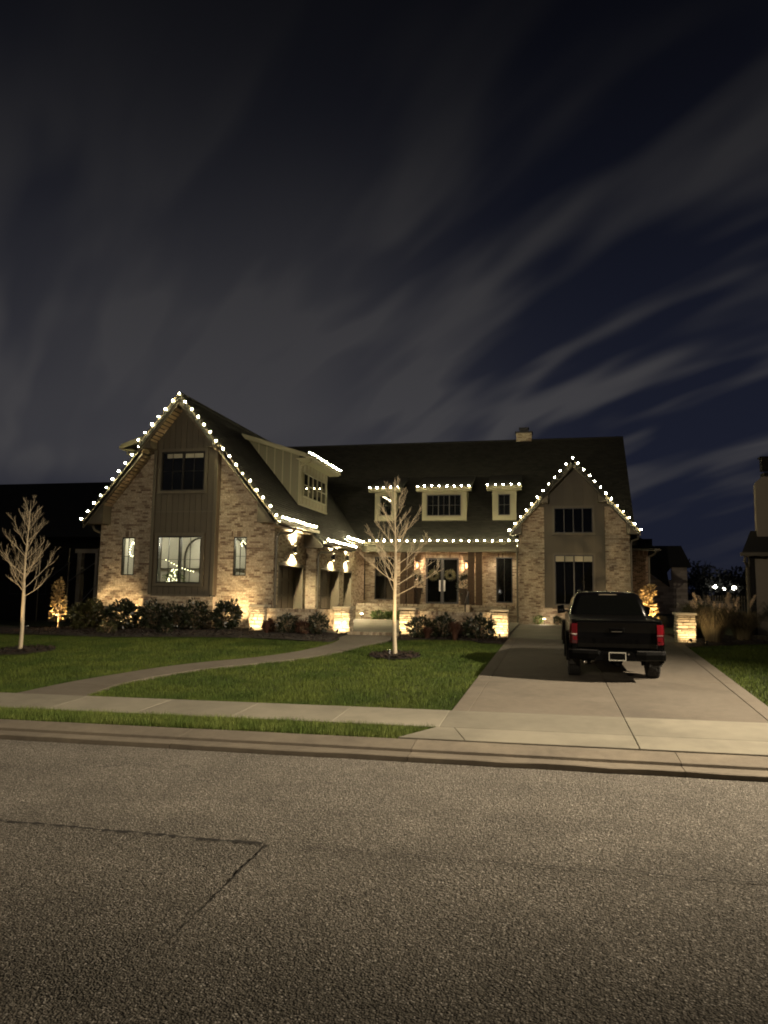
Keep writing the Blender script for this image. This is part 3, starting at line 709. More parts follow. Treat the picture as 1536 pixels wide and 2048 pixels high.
# dark core behind the boards, with window openings
m = MB()
for (a, b, c, d) in ((-13.93,-11.41,1.76,2.18), (-13.93,-13.63,2.18,3.86), (-11.92,-11.41,2.18,3.86), (-13.93,-11.41,3.86,5.5), (-13.93,-13.62,5.5,6.93), (-11.91,-11.41,5.5,6.93)): m.box(a, b, -.30, -.026, c, d, m=fmap(23.70))
m.prism([(-14.20,6.931),(-11.32,6.931),(GX,8.78)], -.30, -.028, fmap(23.70)); m.build('sheathing', MT['capdark'], BAY)
m = MB()
for u in (-13.93, -11.53): m.box(u, u+.12, -.03, .03, 1.76, 7.0, m=fmap(23.70))
m.box(-13.81, -11.54, .007, .022, 4.72, 4.76, m=fmap(23.70)); m.box(-13.81, -11.54, .007, .03, 1.70, 1.79, m=fmap(23.70)); m.build('corner_trim', MT['trim'], BAY)
# bay flank trims on the upper triangle sides
boards(fmap(23.70), -14.18, -13.94, 7.02, lambda u: gz(u)-.12, [], BAY, w=.24); boards(fmap(23.70), -11.58+.17, -11.34, 7.02, lambda u: gz(u)-.12, [], BAY, w=.24)
WM = window(fmap(23.70), *wins[0], 4, 2, HOUSE, glass='clear', groups=2, trim='trim', depth=.16)
WU = window(fmap(23.70), *wins[1], 4, 2, HOUSE, glass='glass', groups=2, trim='trim')
m = MB()
for a, b in ((-13.42,-12.83),(-12.70,-12.0)): m.box(a, b, -.029, -.022, 6.70, 6.86, m=fmap(23.70))
m.build('blind', MT['blind'], WU)
window(fmap(24.0), -15.24, -14.72, 2.45, 3.84, 2, 2, HOUSE, glass='clear', depth=.14, fw=.032)
window(fmap(24.0), -10.82, -10.33, 2.47, 3.84, 2, 2, HOUSE, glass='clear', depth=.14, fw=.032)

# rakes, soffits and boxed ends
def rake_board(side, X0, Z0, slope, u_out, u_in, yf, name='rake_board', w=.26, par=HOUSE, gxc=None):
    gx = GX if gxc is None else gxc; f = lambda d: Z0 - slope*d; k = w*sqrt(1+slope*slope)*.82
    d0, d1 = u_in, u_out
    P = [(gx+side*d0, f(d0)), (gx+side*d1, f(d1)), (gx+side*d1, f(d1)-k*.62), (gx+side*d0, f(d0)-k)]
    MB().prism(P, -.03, .03, fmap(yf)).build(name, MT['trim'], par, bevel=.006)
    P = [(gx+side*d0, f(d0)+.02), (gx+side*d1, f(d1)+.02), (gx+side*d1, f(d1)-.045), (gx+side*d0, f(d0)-.045)]
    MB().prism(P, .031, .060, fmap(yf)).build('drip_edge', MT['gutter'], par)
def soffit(side, gx, Z0, slope, d0, d1, y0, y1, drop, par=HOUSE):
    n = int((d1-d0)*sqrt(1+slope*slope)/.15); m = MB(); g_ = .12
    for i in range(n):
        a = d0+(d1-d0)*(i+.07)/n; b = d0+(d1-d0)*(i+.72)/n; za, zb = Z0-slope*a-drop, Z0-slope*b-drop
        xa, xb = gx+side*a, gx+side*b; m.hexa([(xa, y0, za), (xb, y0, zb), (xb, y1, zb), (xa, y1, za), (xa, y0, za+.02), (xb, y0, zb+.02), (xb, y1, zb+.02), (xa, y1, za+.02)])
    m.build('soffit_boards', MT['soffit'], par, stuff=True)
for sd in (-1, 1):
    rake_board(sd, GX, GZ, GS, 1.52, 0.0, 23.18, w=.30); rake_board(sd, GX, GZ, GS, 3.78, 1.50, 23.45, w=.26)
    soffit(sd, GX, GZ, GS, .12, 1.45, 23.21, 23.68, .36); soffit(sd, GX, GZ, GS, 1.48, 3.3, 23.48, 23.99, .34)
    # boxed returns
    a, b = GX+sd*1.08, GX+sd*1.52; MB().prism([(a, 7.00), (b, 7.00), (b, 7.06), (a, gz(a)-.28)], -.50, 0, fmap(23.21)).build('eave_return', MT['trim'], HOUSE)
    a, b = GX+sd*3.0, GX+sd*3.76; MB().prism([(a, 4.32), (b, 4.32), (b, 4.36), (a, gz(a)-.2)], -.52, 0, fmap(23.47)).build('eave_return', MT['trim'], HOUSE)
# roof slopes of the garage wing
roof((-9.0, 23.42, gz(-9.0)), (-9.0, 35.6, gz(-9.0)), (GX, 39.2, GZ), (GX, 23.42, GZ), HOUSE)
roof((-16.55, 23.42, gz(-16.55)), (-16.55, 38, gz(-16.55)), (GX, 39.2, GZ), (GX, 23.42, GZ), HOUSE, tabs=False)
roof((GX+1.53, 23.12, gz(GX+1.53)+.002), (GX+1.53, 23.42, gz(GX+1.53)+.002), (GX, 23.42, GZ+.002), (GX, 23.12, GZ+.002), HOUSE)
roof((GX-1.53, 23.12, gz(GX-1.53)+.002), (GX-1.53, 23.42, gz(GX-1.53)+.002), (GX, 23.42, GZ+.002), (GX, 23.12, GZ+.002), HOUSE)
roof((-8.55, 27.45, gz(-8.55)), (-8.55, 32.0, gz(-8.55)), (-9.02, 32.0, gz(-9.02)), (-9.02, 27.45, gz(-9.02)), HOUSE)
MB().tube([(GX, 23.12, GZ+.02), (GX, 39, GZ+.02)], .05, 6).build('ridge_cap', MT['shingle'], HOUSE)
# ---------------- garage side with three doors
d1, d2, d3 = (24.43,27.23,.4,2.97), (28.0,30.8,.4,2.93), (31.7,34.5,.4,2.97)
brickwall(smap(-9.30), .40, 4.20, lambda z: cut([(24.0, 27.5)], [d1], z), HOUSE, depth=.3)
brickwall(smap(-8.86), .40, 3.92, lambda z: cut([(27.5, 31.5)], [d2], z), HOUSE, depth=.5)
brickwall(smap(-9.30), .40, 4.20, lambda z: cut([(31.5, 37.2)], [d3], z), HOUSE, depth=.3)
brickwall(fmap(27.5), .40, 3.78, lambda z: [(-9.285, -8.875)], HOUSE, depth=.1)
brickwall(nmap(-16.15), .40, 4.3, lambda z: [(24.0, 30.0)], HOUSE, depth=.2)
MB().box(-16.13, -15.95, 30, 39, .4, 4.3).build('rear_side_wall', MT['mortar'], HOUSE)
def garage_door(mp, a, b, zt, par):
    D = MB().box(a, b, -.44, -.39, .45, zt, m=mp).build('garage_door', MT['door'], par)
    rows, cols = 4, 4; h = (zt-.62)/rows; w = (b-a)/cols
    for r in range(rows):
        for c in range(cols): MB().box(a+w*c+.06, a+w*(c+1)-.06, -.389, -.365, .62+h*r+.05, .62+h*(r+1)-.05, m=mp).build('panel', MT['door'], D, bevel=.012)
    m = MB(); m.box(a-.0, a+.07, -.36, .016, .45, zt, m=mp); m.box(b-.07, b, -.36, .016, .45, zt, m=mp); m.box(a+.07, b-.07, -.36, .016, zt-.09, zt, m=mp); m.build('door_jamb', MT['trim'], D)
garage_door(smap(-9.30), *d1[:2], d1[3], HOUSE); garage_door(smap(-8.86), *d2[:2], d2[3], HOUSE); garage_door(smap(-9.30), *d3[:2], d3[3], HOUSE)
# gutters, soffit and boxed rake end at the middle door
def gutter(y0, y1, x, z, par=HOUSE, mk='gutter', horiz=False):
    P = [(0, 0), (.11, .03), (.125, .12), (.11, .12), (.10, .04), (.01, .02), (.0, .12), (-.01, .12)]
    m = MB()
    if horiz: m.prism([(u, z+v) for u, v in P], y0, y1, lambda u, w, zz: (w, x-u, zz))
    else: m.prism([(u, z+v) for u, v in P], y0, y1, lambda u, w, zz: (x+u, w, zz))
    return m.build('gutter', MT[mk], par)
gutter(23.5, 27.9, -9.0, 4.26); gutter(27.4, 32.05, -8.55, 3.80); gutter(31.95, 35.3, -9.0, 4.26)
m = MB(); m.box(-9.28, -9.0, 23.5, 27.6, 4.18, 4.22); m.box(-8.84, -8.55, 27.5, 31.9, 3.86, 3.90); m.box(-9.28, -9.0, 31.9, 36.9, 4.18, 4.22); m.build('eave_soffit', MT['soffit'], HOUSE)
MB().prism([(-9.36,3.66),(-8.54,3.66),(-8.54,3.74),(-9.36,4.62)], 0, .22, fmap(27.48)).build('eave_return', MT['trim'], HOUSE)
MB().prism([(-9.0,4.1),(-8.92,4.1),(-8.92,4.34),(-9.0,4.38)], 0, .05, fmap(27.7)).build('fascia', MT['trim'], HOUSE)
def downspout(path, par=HOUSE, r=.045, mk='gutter'): return MB().tube(path, r, 8).build('downspout', MT[mk], par)
downspout([(-8.93, 25.2, 4.25), (-8.98, 24.9, 4.05), (-9.2, 24.25, 3.98), (-9.24, 24.08, 3.85), (-9.24, 24.06, .7)])
downspout([(-8.48, 28.8, 3.72), (-8.55, 28.4, 3.55), (-8.78, 27.72, 3.5), (-8.80, 27.56, 3.38), (-8.80, 27.55, .7)])
downspout([(-16.45, 23.9, 4.28), (-16.4, 23.95, 4.12), (-16.2, 24.1, 4.0), (-16.2, 24.12, 3.8), (-16.2, 24.12, .6)])

# ---------------- shed dormers on the garage wing
def side_dormer(side, yA, yB, Xf, nb, lights=True):
    mp = smap(Xf) if side > 0 else nmap(Xf); zb = gz(Xf); zt = 7.36
    core = MB(); core.box(yA+.13, yB-.13, -.25, -.02, zb-.1, zt, m=mp)
    D = core.build('dormer', MT['trim_light'], HOUSE)
    top = lambda X: zt + .32*abs(Xf-X)
    xi = Xf - side*2.318; zk = 7.55
    for yy, nm in ((yA, 'cheek_wall'), (yB-.12, 'cheek_wall')):
        MB().prism([(Xf-side*.021, zb), (Xf-side*.021, zk), (xi, zk+.32*2.318)], 0, -.12, fmap(yy)).build(nm, MT['cheek'], D)
    m = MB()
    for k in range(1, 6):     # cheek battens
        x = Xf - side*.36*k; lo = gz(x); hi = zk+.32*abs(Xf-x)
        if hi-lo > .1: m.box(x-.02, x+.02, 0.0, .02, lo, hi, m=fmap(yA))
    for k in range(nb+1):
        u = yA + .14 + (yB-yA-.28)*k/nb
        m.box(u-.022, u+.022, -.02, .012, zb+.10, 5.86, m=mp); m.box(u-.022, u+.022, -.02, .012, 6.97, zt-.03, m=mp)
    m.box(yA, yA+.10, -.02, .025, zb+.05, zt, m=mp); m.box(yB-.10, yB, -.02, .025, zb+.05, zt, m=mp); m.box(yA-.03, yB+.03, -.02, .045, zb+.02, zb+.10, m=mp)
    m.build('battens', MT['trim_light'], D)
    m = MB(); e = Xf + side*.45; r_ = Xf - side*2.4
    m.hexa([(e, yA-.42, 7.42), (e, yB+.42, 7.42), (r_, yB+.42, top(r_)+.2), (r_, yA-.42, top(r_)+.2), (e, yA-.42, 7.53), (e, yB+.42, 7.53), (r_, yB+.42, top(r_)+.32), (r_, yA-.42, top(r_)+.32)])
    m.build('dormer_roof', MT['roofdark'], D)
    m = MB(); m.hexa([(e, yA-.45, 7.36), (e, yA-.42, 7.36), (r_, yA-.42, top(r_)+.14), (r_, yA-.45, top(r_)+.14), (e, yA-.45, 7.545), (e, yA-.42, 7.545), (r_, yA-.42, top(r_)+.335), (r_, yA-.45, top(r_)+.335)])
    m.box(yA-.42, yB+.42, .43, .45, 7.33, 7.54, m=mp); m.box(yA-.40, yB+.40, 0, .43, 7.33, 7.36, m=mp); m.build('fascia', MT['trim_light'], D)
    gm = MB(); gm.box(yA-.42, yB+.42, .451, .55, 7.38, 7.49, m=mp); gm.build('dormer_gutter', MT['trim_light'], D)
    sp = MB(); sp.tube([mp(yA+.1, .5, 7.38), mp(yA+.05, .47, 7.26), mp(yA-.02, .12, 7.1), mp(yA-.03, .06, 7.0), mp(yA-.03, .05, zb+.1)], .035, 8); sp.build('dormer_downspout', MT['trim_light'], D)
    return mp
mp = side_dormer(1, 28.1, 32.0, -9.9, 8)
window(smap(-9.86), 28.62, 31.78, 5.90, 6.93, 5, 2, HOUSE, frame='trim_light', groups=5, fw=.04, mw=.03, depth=.05)
mp = side_dormer(-1, 25.3, 29.2, -15.62, 8)

# ---------------- main roof and front dormers
def mz(y): return 4.42 + (y-35.15)*(10.45-4.42)/(40-35.15)
roof((-9.05, 35.12, mz(35.12)), (4.12, 35.12, mz(35.12)), (4.12, 40, 10.45), (-17, 40, 10.45), HOUSE, name='main_roof')
roof((-17, 45, 4.4), (4.12, 45, 4.4), (4.12, 40, 10.45), (-17, 40, 10.45), HOUSE, name='main_roof', tabs=False)
MB().box(-1.5, -.68, 39.9, 40.6, 9.8, 10.80).build('chimney', MT['mortar'], HOUSE)
brickwall(fmap(39.88), 10.0, 10.76, lambda z: [(-1.5, -.68)], HOUSE, name='chimney_face', depth=.02)
m = MB(); m.box(-1.56, -.62, 39.82, 40.66, 10.80, 10.86); m.box(-1.32, -.86, 40.0, 40.5, 10.86, 11.08); m.box(-1.36, -.82, 39.96, 40.54, 11.081, 11.11); m.build('chimney_cap', MT['black'], HOUSE)
def front_dormer(x0, x1, wx0, wx1, wz0, wz1, cols, groups, rows=2):
    D = MB().box(x0+.02, x1-.02, 36.13, 38, 5.4, 7.12).build('front_dormer', MT['trim_light'], HOUSE)
    m = MB()
    for (a, b, c, d) in ((x0, x1, 5.56, wz0-.03), (x0, x1, wz1+.03, 7.12), (x0, wx0-.03, wz0-.03, wz1+.03), (wx1+.03, x1, wz0-.03, wz1+.03)): m.box(a, b, 0, .045, c, d, m=fmap(36.13))
    m.box(x0-.05, x1+.05, .0, .08, 5.50, 5.56, m=fmap(36.13)); m.build('dormer_trim', MT['trim_light'], D)
    # shed roof
    m = MB(); a, b = x0-.26, x1+.26; m.hexa([(a, 35.78, 7.10), (b, 35.78, 7.10), (b, 38.3, 8.10), (a, 38.3, 8.10), (a, 35.78, 7.22), (b, 35.78, 7.22), (b, 38.3, 8.22), (a, 38.3, 8.22)]); m.build('dormer_roof', MT['roofdark'], D)
    m = MB(); m.box(a-.01, b+.01, 35.74, 35.775, 7.06, 7.24); m.box(a, b, 35.78, 36.1, 7.06, 7.085); m.build('dormer_fascia', MT['trim_light'], D)
    window(fmap(36.085), wx0, wx1, wz0, wz1, cols, rows, HOUSE, groups=groups, fw=.03, mw=.012, depth=.045)
front_dormer(-8.55, -7.42, -8.28, -7.68, 5.88, 6.88, 2, 1)
front_dormer(-6.09, -3.83, -5.84, -4.12, 5.84, 6.90, 6, 3)
front_dormer(-2.55, -1.38, -2.26, -1.68, 5.84, 6.88, 2, 1)

# ---------------- porch
m = MB(); m.box(-9.25, -1.2, 35.42, 37.1, .5, 1.36); m.build('porch_floor', MT['concrete'], HOUSE)
brickwall(fmap(35.42), .45, 1.28, lambda z: [(-9.28, -1.2)], HOUSE, name='porch_plinth', depth=.05, soldiers=[(-9.28, -1.2, 1.29, 1.40)])
ops = [(-8.72,-7.62,1.6,3.80), (-2.44,-1.62,1.52,3.79), (-6.02,-4.31,1.40,3.76), (-9.85,-9.24,1.55,3.84)]
brickwall(fmap(37.0), 1.36, 4.12, lambda z: cut([(-10.6, -1.2)], ops, z), HOUSE, soldiers=[(a-.05, b+.05, d+.01, d+.2) for a, b, c, d in ops], skip=[(a-.06, b+.06, d, d+.21) for a, b, c, d in ops])
window(fmap(37.0), *ops[0], 2, 1, HOUSE, glass='glass'); window(fmap(37.0), *ops[1], 2, 1, HOUSE, glass='glass'); window(fmap(37.0), *ops[3], 1, 1, HOUSE, glass='glass')
for k, (a, b) in enumerate(((-6.0,-5.17), (-5.16,-4.33))):
    DW = window(fmap(36.98), a, b, 1.42, 3.74, 1, 1, HOUSE, glass='glass', name='front_door', fw=.075)
    h = b-.11 if k == 0 else a+.11
    MB().box(h-.045, h+.045, .02, .06, 2.05, 2.62, m=fmap(36.98)).build('handle', MT['chrome'], DW, bevel=.01)
m = MB(); m.box(-9.0, -1.22, 35.34, 35.62, 3.97, 4.30); m.build('porch_beam', MT['trim_light'], HOUSE)
m = MB()
for i in range(19): m.box(-9.2+.425*i, -9.2+.425*i+.415, 35.63, 36.95, 4.12, 4.15)
m.build('porch_ceiling', MT['soffit'], HOUSE)
m = MB(); m.box(-9.0, -1.3, 35.13, 35.33, 4.27, 4.30); m.box(-9.0, -1.3, 35.125, 35.15, 4.301, 4.40); m.build('eave_soffit', MT['trim_light'], HOUSE); gutter(-8.9, -1.3, 35.12, 4.33, horiz=True, mk='trim_light')
for x0 in (-3.70, -3.32, -7.06, -6.70): MB().box(x0, x0+.30, 35.46, 35.76, 1.36, 3.97).build('porch_post', MT['timber'], HOUSE, bevel=.012)
for k in range(4):
    y0 = 35.30-.32*(k+1); MB().box(-6.55, -3.75, y0, 35.29, .45, 1.20-.20*k).build('step', MT['mortar'], HOUSE, bevel=.008)
    brickwall(fmap(y0-.001), 1.05-.20*k-.06, 1.20-.20*k-.003, lambda z: [(-6.55, -3.75)], HOUSE, name='step_face', depth=.001)
MB().prism([(33.7, .6), (35.3, .6), (35.3, 1.42), (34.9, 1.42), (33.7, .85)], -3.72, -3.52, lambda u, w, z: (w, u, z)).build('cheek_wall', MT['mortar'], HOUSE)
m = MB(); m.box(-3.70, -3.62, 35.2, 35.28, 1.42, 2.05); m.tube([(-3.66, 35.24, 2.05), (-3.66, 33.9, 1.5), (-3.66, 33.88, .62)], .03, 8); m.build('handrail', MT['black'], HOUSE)
downspout([(-1.26, 35.1, 4.32), (-1.27, 34.5, 4.2), (-1.27, 33.93, 4.1), (-1.27, 33.92, .65)])

# ---------------- right gable
RX, RZ, RS = 1.24, 8.02, 1.14
def rz(u): return RZ - RS*abs(u-RX)
def rspan(z):
    half = (RZ-.12-z)/RS; a, b = max(-1.18, RX-half), min(3.68, RX+half)
    return cut([(a, b)], [(-.03, 2.58, 1.36, 9)], z)
brickwall(fmap(34.0), .45, 6.3, rspan, HOUSE)
RP = MB().box(-.05, .0, -.25, .10, 1.36, 6.1, m=fmap(34.0)).build('gable_panel', MT['siding'], HOUSE)
rw = [(.40,2.10,4.76,5.90), (.40,2.10,1.50,3.75)]
boards(fmap(33.90), .0, 2.56, 1.38, lambda u: rz(u)-.1, [(a-.1, b+.1, c-.1, d+.1) for a, b, c, d in rw], RP, w=.427)
boards(fmap(33.90), -.40, 0, 5.95, lambda u: rz(u)-.1, [], RP, w=.4); boards(fmap(33.90), 2.56, 2.9, 5.95, lambda u: rz(u)-.1, [], RP, w=.4)
m = MB(); m.prism([(-.05,1.36),(2.6,1.36),(2.6,6.3),(RX,7.85),(-.05,6.3)], -.28, -.027, fmap(33.90)); m.box(2.56, 2.62, -.25, .02, 1.36, 6.1, m=fmap(33.9)); m.build('sheathing', MT['siding'], RP)
window(fmap(33.885), *rw[0], 4, 1, HOUSE, groups=4, fw=.03, trim='trim', tw=.09); WR2 = window(fmap(33.885), *rw[1], 4, 1, HOUSE, groups=2, trim='trim', tw=.09)
m = MB()
for a, b in ((.45,.83),(.86,1.22),(1.29,1.65),(1.68,2.05)): m.box(a, b, -.029, -.023, 3.46, 3.70, m=fmap(33.885))
m.build('blind', MT['blind'], WR2)
for sd in (-1, 1):
    rake_board(sd, RX, RZ, RS, 1.42, 0, 33.42, gxc=RX, w=.26); rake_board(sd, RX, RZ, RS, 2.86, 1.40, 33.55, gxc=RX, w=.24)
    a, b = RX+sd*2.30, RX+sd*2.86; MB().prism([(a, 4.68), (b, 4.68), (b, 4.74), (a, rz(a)-.2)], -.42, 0, fmap(33.57)).build('eave_return', MT['trim'], HOUSE)
    a, b = RX+sd*1.1, RX+sd*1.42; MB().prism([(a, 6.10), (b, 6.10), (b, 6.2), (a, rz(a)-.28)], -.42, 0, fmap(33.45)).build('eave_return', MT['trim'], HOUSE)
    xe = RX+sd*2.86
    roof((xe, 33.50, rz(xe)), (xe, 36.5 if sd < 0 else 35.6, rz(xe)), (RX, 38.6, RZ), (RX, 33.50, RZ), HOUSE, tabs=sd < 0)
    roof((RX+sd*1.43, 33.36, rz(RX+1.43)+.002), (RX+sd*1.43, 33.50, rz(RX+1.43)+.002), (RX, 33.50, RZ+.002), (RX, 33.36, RZ+.002), HOUSE, tabs=False)
brickwall(nmap(-1.18), .45, 4.65, lambda z: [(34.0, 37.0)], HOUSE)
brickwall(smap(3.68), .45, 4.65, lambda z: [(34.0, 40.0)], HOUSE)
downspout([(4.08, 34.2, 4.68), (4.05, 34.1, 4.5), (3.78, 34.05, 4.4), (3.74, 34.05, 4.2), (3.74, 34.05, .65)])
# ---------------- rear wing on the right
brickwall(fmap(40.0), .5, 4.30, lambda z: [(3.7, 5.22)], HOUSE, name='wing_wall', matk='brick_red', soldiers=[(3.7, 5.22, 4.08, 4.30)], skip=[(3.6, 5.3, 4.06, 4.4)])
MB().box(5.0, 5.20, 40.3, 46, .5, 4.3).build('wing_side_wall', MT['mortar'], HOUSE)
m = MB(); m.hexa([(3.6, 39.6, 4.34), (5.72, 39.6, 4.34), (5.72, 47, 4.34), (3.6, 47, 4.34), (3.6, 41.8, 6.0), (3.9, 41.8, 6.0), (3.9, 45, 6.0), (3.6, 45, 6.0)]); m.build('wing_roof', MT['shingle'], HOUSE)
m = MB(); m.box(3.7, 5.74, 39.5, 39.59, 4.28, 4.40); m.box(5.721, 5.80, 39.5, 46.8, 4.28, 4.40); m.tube([(5.6, 39.6, 4.28), (5.5, 39.7, 4.1), (5.28, 39.9, 4.0), (5.27, 39.92, 3.8), (5.27, 39.92, .6)], .045, 8); m.build('wing_gutter', MT['gutter'], HOUSE)
# closed rear shell so that nothing shows through
m = MB(); m.box(-15.9, 4.0, 44.5, 44.7, .4, 4.5); m.box(-9.3, -9.2, 37.2, 44.5, .4, 4.2); m.build('rear_wall', MT['mortar'], HOUSE)

# ---------------- lit room behind the street windows
m = MB(); z0, z1 = .9, 4.25
m.face([(-15.9, 26.3, z0), (-10.05, 26.3, z0), (-10.05, 26.3, z1), (-15.9, 26.3, z1)]); m.face([(-15.9, 24.25, z0), (-10.05, 24.25, z0), (-10.05, 26.3, z0), (-15.9, 26.3, z0)])
m.face([(-15.9, 24.25, z1), (-10.05, 24.25, z1), (-10.05, 26.3, z1), (-15.9, 26.3, z1)]); m.face([(-15.9, 24.25, z0), (-15.9, 26.3, z0), (-15.9, 26.3, z1), (-15.9, 24.25, z1)]); m.face([(-10.05, 24.25, z0), (-10.05, 26.3, z0), (-10.05, 26.3, z1), (-10.05, 24.25, z1)])
ROOM = m.build('room_interior', MT['curtain'], HOUSE)
# arched mural frame and shelves on the back wall of the room, seen through the glass
m = MB()
for cx in (-13.25, -11.9):
    for k in range(14):
        a0, a1 = pi*k/13, pi*(k+1)/13
        if k < 13: m.hexa([(cx+.62*cos(a0), 26.24, 3.2+.75*sin(a0)), (cx+.68*cos(a0), 26.24, 3.2+.81*sin(a0)), (cx+.68*cos(a1), 26.24, 3.2+.81*sin(a1)), (cx+.62*cos(a1), 26.24, 3.2+.75*sin(a1)), (cx+.62*cos(a0), 26.29, 3.2+.75*sin(a0)), (cx+.68*cos(a0), 26.29, 3.2+.81*sin(a0)), (cx+.68*cos(a1), 26.29, 3.2+.81*sin(a1)), (cx+.62*cos(a1), 26.29, 3.2+.75*sin(a1))])
    m.box(cx-.68, cx-.62, 26.24, 26.29, 1.0, 3.2); m.box(cx+.62, cx+.68, 26.24, 26.29, 1.0, 3.2)
for z in (1.9, 2.75): m.box(-15.6, -10.3, 26.2, 26.29, z, z+.04)
m.build('wall_mouldings', MT['curtain_dark'], ROOM)
for x_, p_ in ((-12.6, 75), (-15.2, 34), (-10.6, 30)): lamp('room_light', 'POINT', (x_, 25.3, 3.8), p_, (1.0, .92, .72), radius=.2, parent=HOUSE)

# ================================================================== STRING LIGHTS (each strand a thing, bulbs and cord its parts)
def bulb_mesh():
    m = MB(); m.sphere((0, 0, 0), .029, 12, 8); return m.mesh('bulb', MT['bulb'], smooth=True)
BULB = bulb_mesh()
def strand(path, spacing, label, scale=1.0):
    P = [Vector(p) for p in path]; T = thing('light_string', label, 'string lights', P[0], 'warm white light strings along the roof edges')
    m = MB(); m.tube([p - Vector((0, 0, .055)) for p in P], .010, 5); m.build('cord', MT['black'], T)
    L_ = sum((P[i+1]-P[i]).length for i in range(len(P)-1)); n = max(2, round(L_/spacing)+1); clips = MB()
    for k in range(n):
        d = L_*k/(n-1); i = 0
        while i < len(P)-2 and d > (P[i+1]-P[i]).length: d -= (P[i+1]-P[i]).length; i += 1
        p = P[i].lerp(P[i+1], min(1, d/(P[i+1]-P[i]).length)) + Vector((random.uniform(-.015, .015), random.uniform(-.01, .01), random.uniform(-.018, .018)))
        inst(BULB, 'bulb', T, p, scale=(scale*random.uniform(.85, 1.15),)*3); clips.tube([p - Vector((0, 0, .075)), p - Vector((0, 0, .035))], .016, 6)
    clips.build('sockets', MT['black'], T); return T
strand([(-16.56, 23.36, 4.47), (-14.40, 23.34, 7.09), (-14.30, 23.08, 7.22), (GX+.05, 23.08, 8.93)], .375, 'string of warm bulbs climbing the left slope of the garage gable')
strand([(GX+.30, 23.08, 8.62), (-11.3, 23.08, 7.28), (-8.98, 23.34, 4.55)], .385, 'string of warm bulbs descending the right slope of the garage gable')
strand([(-8.87, 23.6, 4.50), (-8.87, 27.4, 4.50)], .385, 'string of bulbs on the garage gutter over the first garage door')
strand([(-8.42, 27.6, 4.00), (-8.42, 31.95, 4.00)], .385, 'string of bulbs on the lower gutter over the middle garage door')
strand([(-8.87, 32.1, 4.46), (-8.87, 35.2, 4.44)], .37, 'short string of bulbs over the farthest garage door beside the porch')
strand([(-9.36, 27.8, 7.60), (-9.36, 32.35, 7.60)], .385, 'string of bulbs along the big side dormer above the garage')
strand([(-8.55, 35.0, 4.50), (-1.32, 35.0, 4.50)], .375, 'long string of bulbs along the porch gutter')
strand([(-8.75, 35.72, 7.27), (-7.30, 35.72, 7.27)], .36, 'string of five bulbs on the small dormer behind the bare tree')
strand([(-6.28, 35.72, 7.30), (-3.68, 35.72, 7.30)], .37, 'string of bulbs on the wide middle dormer')
strand([(-2.76, 35.72, 7.32), (-1.22, 35.72, 7.32)], .38, 'string of five bulbs on the small dormer beside the right gable')
strand([(-1.62, 34.6, 4.86), (-1.62, 33.45, 4.86), (RX-.30, 33.32, 7.82)], .385, 'string of bulbs climbing the left slope of the right gable')
strand([(RX, 33.32, 8.12), (4.10, 33.45, 4.86)], .355, 'string of bulbs over the peak and down the right slope of the right gable')

# ================================================================== WALL LAMPS
def sconce(X, Y, z, label, p=1100):
    T = thing('wall_lamp', label, 'wall lamp', (X, Y, z), 'up and down lamps above the garage doors'); m = MB()
    m.lathe([(.052, z-.14), (.055, z-.13), (.055, z+.13), (.052, z+.14)], X+.125, Y, 14); m.build('housing', MT['black'], T, smooth=False)
    MB().box(X+.012, X+.075, Y-.04, Y+.04, z-.05, z+.05).build('wall_plate', MT['black'], T)
    for s in (-1, 1):
        MB().lathe([(.045, z+s*.1405), (.045, z+s*.1435)], X+.125, Y, 14).build('lens', MT['lampglow'], T)
        lamp('beam', 'SPOT', (X+.135, Y, z+s*.15), p, (1.0, .80, .48), (X+.02, Y, z+s*1.2), 146, .9, .03, T)
sconce(-9.29, 25.85, 3.50, 'black up and down wall lamp above the first garage door')
sconce(-8.85, 29.45, 3.40, 'black up and down wall lamp above the middle garage door')
sconce(-9.29, 33.25, 3.55, 'black up and down wall lamp above the farthest garage door')
def lantern(X, label):
    Y, z = 36.82, 3.22; T = thing('porch_lantern', label, 'lantern', (X, Y, z), 'glowing lanterns beside the front door')
    m = MB(); m.box(X-.11, X+.11, Y-.11, Y+.11, z+.32, z+.36); m.box(X-.07, X+.07, Y-.07, Y+.07, z+.361, z+.40); m.box(X-.09, X+.09, Y-.09, Y+.09, z-.05, z-.02)
    for sx in (-1, 1):
        for sy in (-1, 1): m.box(X+sx*.09-.008, X+sx*.09+.008, Y+sy*.09-.008, Y+sy*.09+.008, z-.02, z+.32)
    m.build('cage', MT['black'], T); MB().box(X-.03, X+.03, Y+.11, 36.99, z+.33, z+.38).build('bracket', MT['black'], T)
    m = MB(); m.lathe([(.02, z), (.05, z+.06), (.055, z+.15), (.03, z+.24), (.008, z+.28)], X, Y, 12); m.build('flame_bulb', MT['lantern'], T, smooth=True)
    lamp('glow', 'POINT', (X, Y-.16, z+.12), 48, (1.0, .62, .36), radius=.05, parent=T)
lantern(-6.44, 'glowing orange lantern left of the front door'); lantern(-3.92, 'glowing orange lantern right of the front door, beside the timber posts')

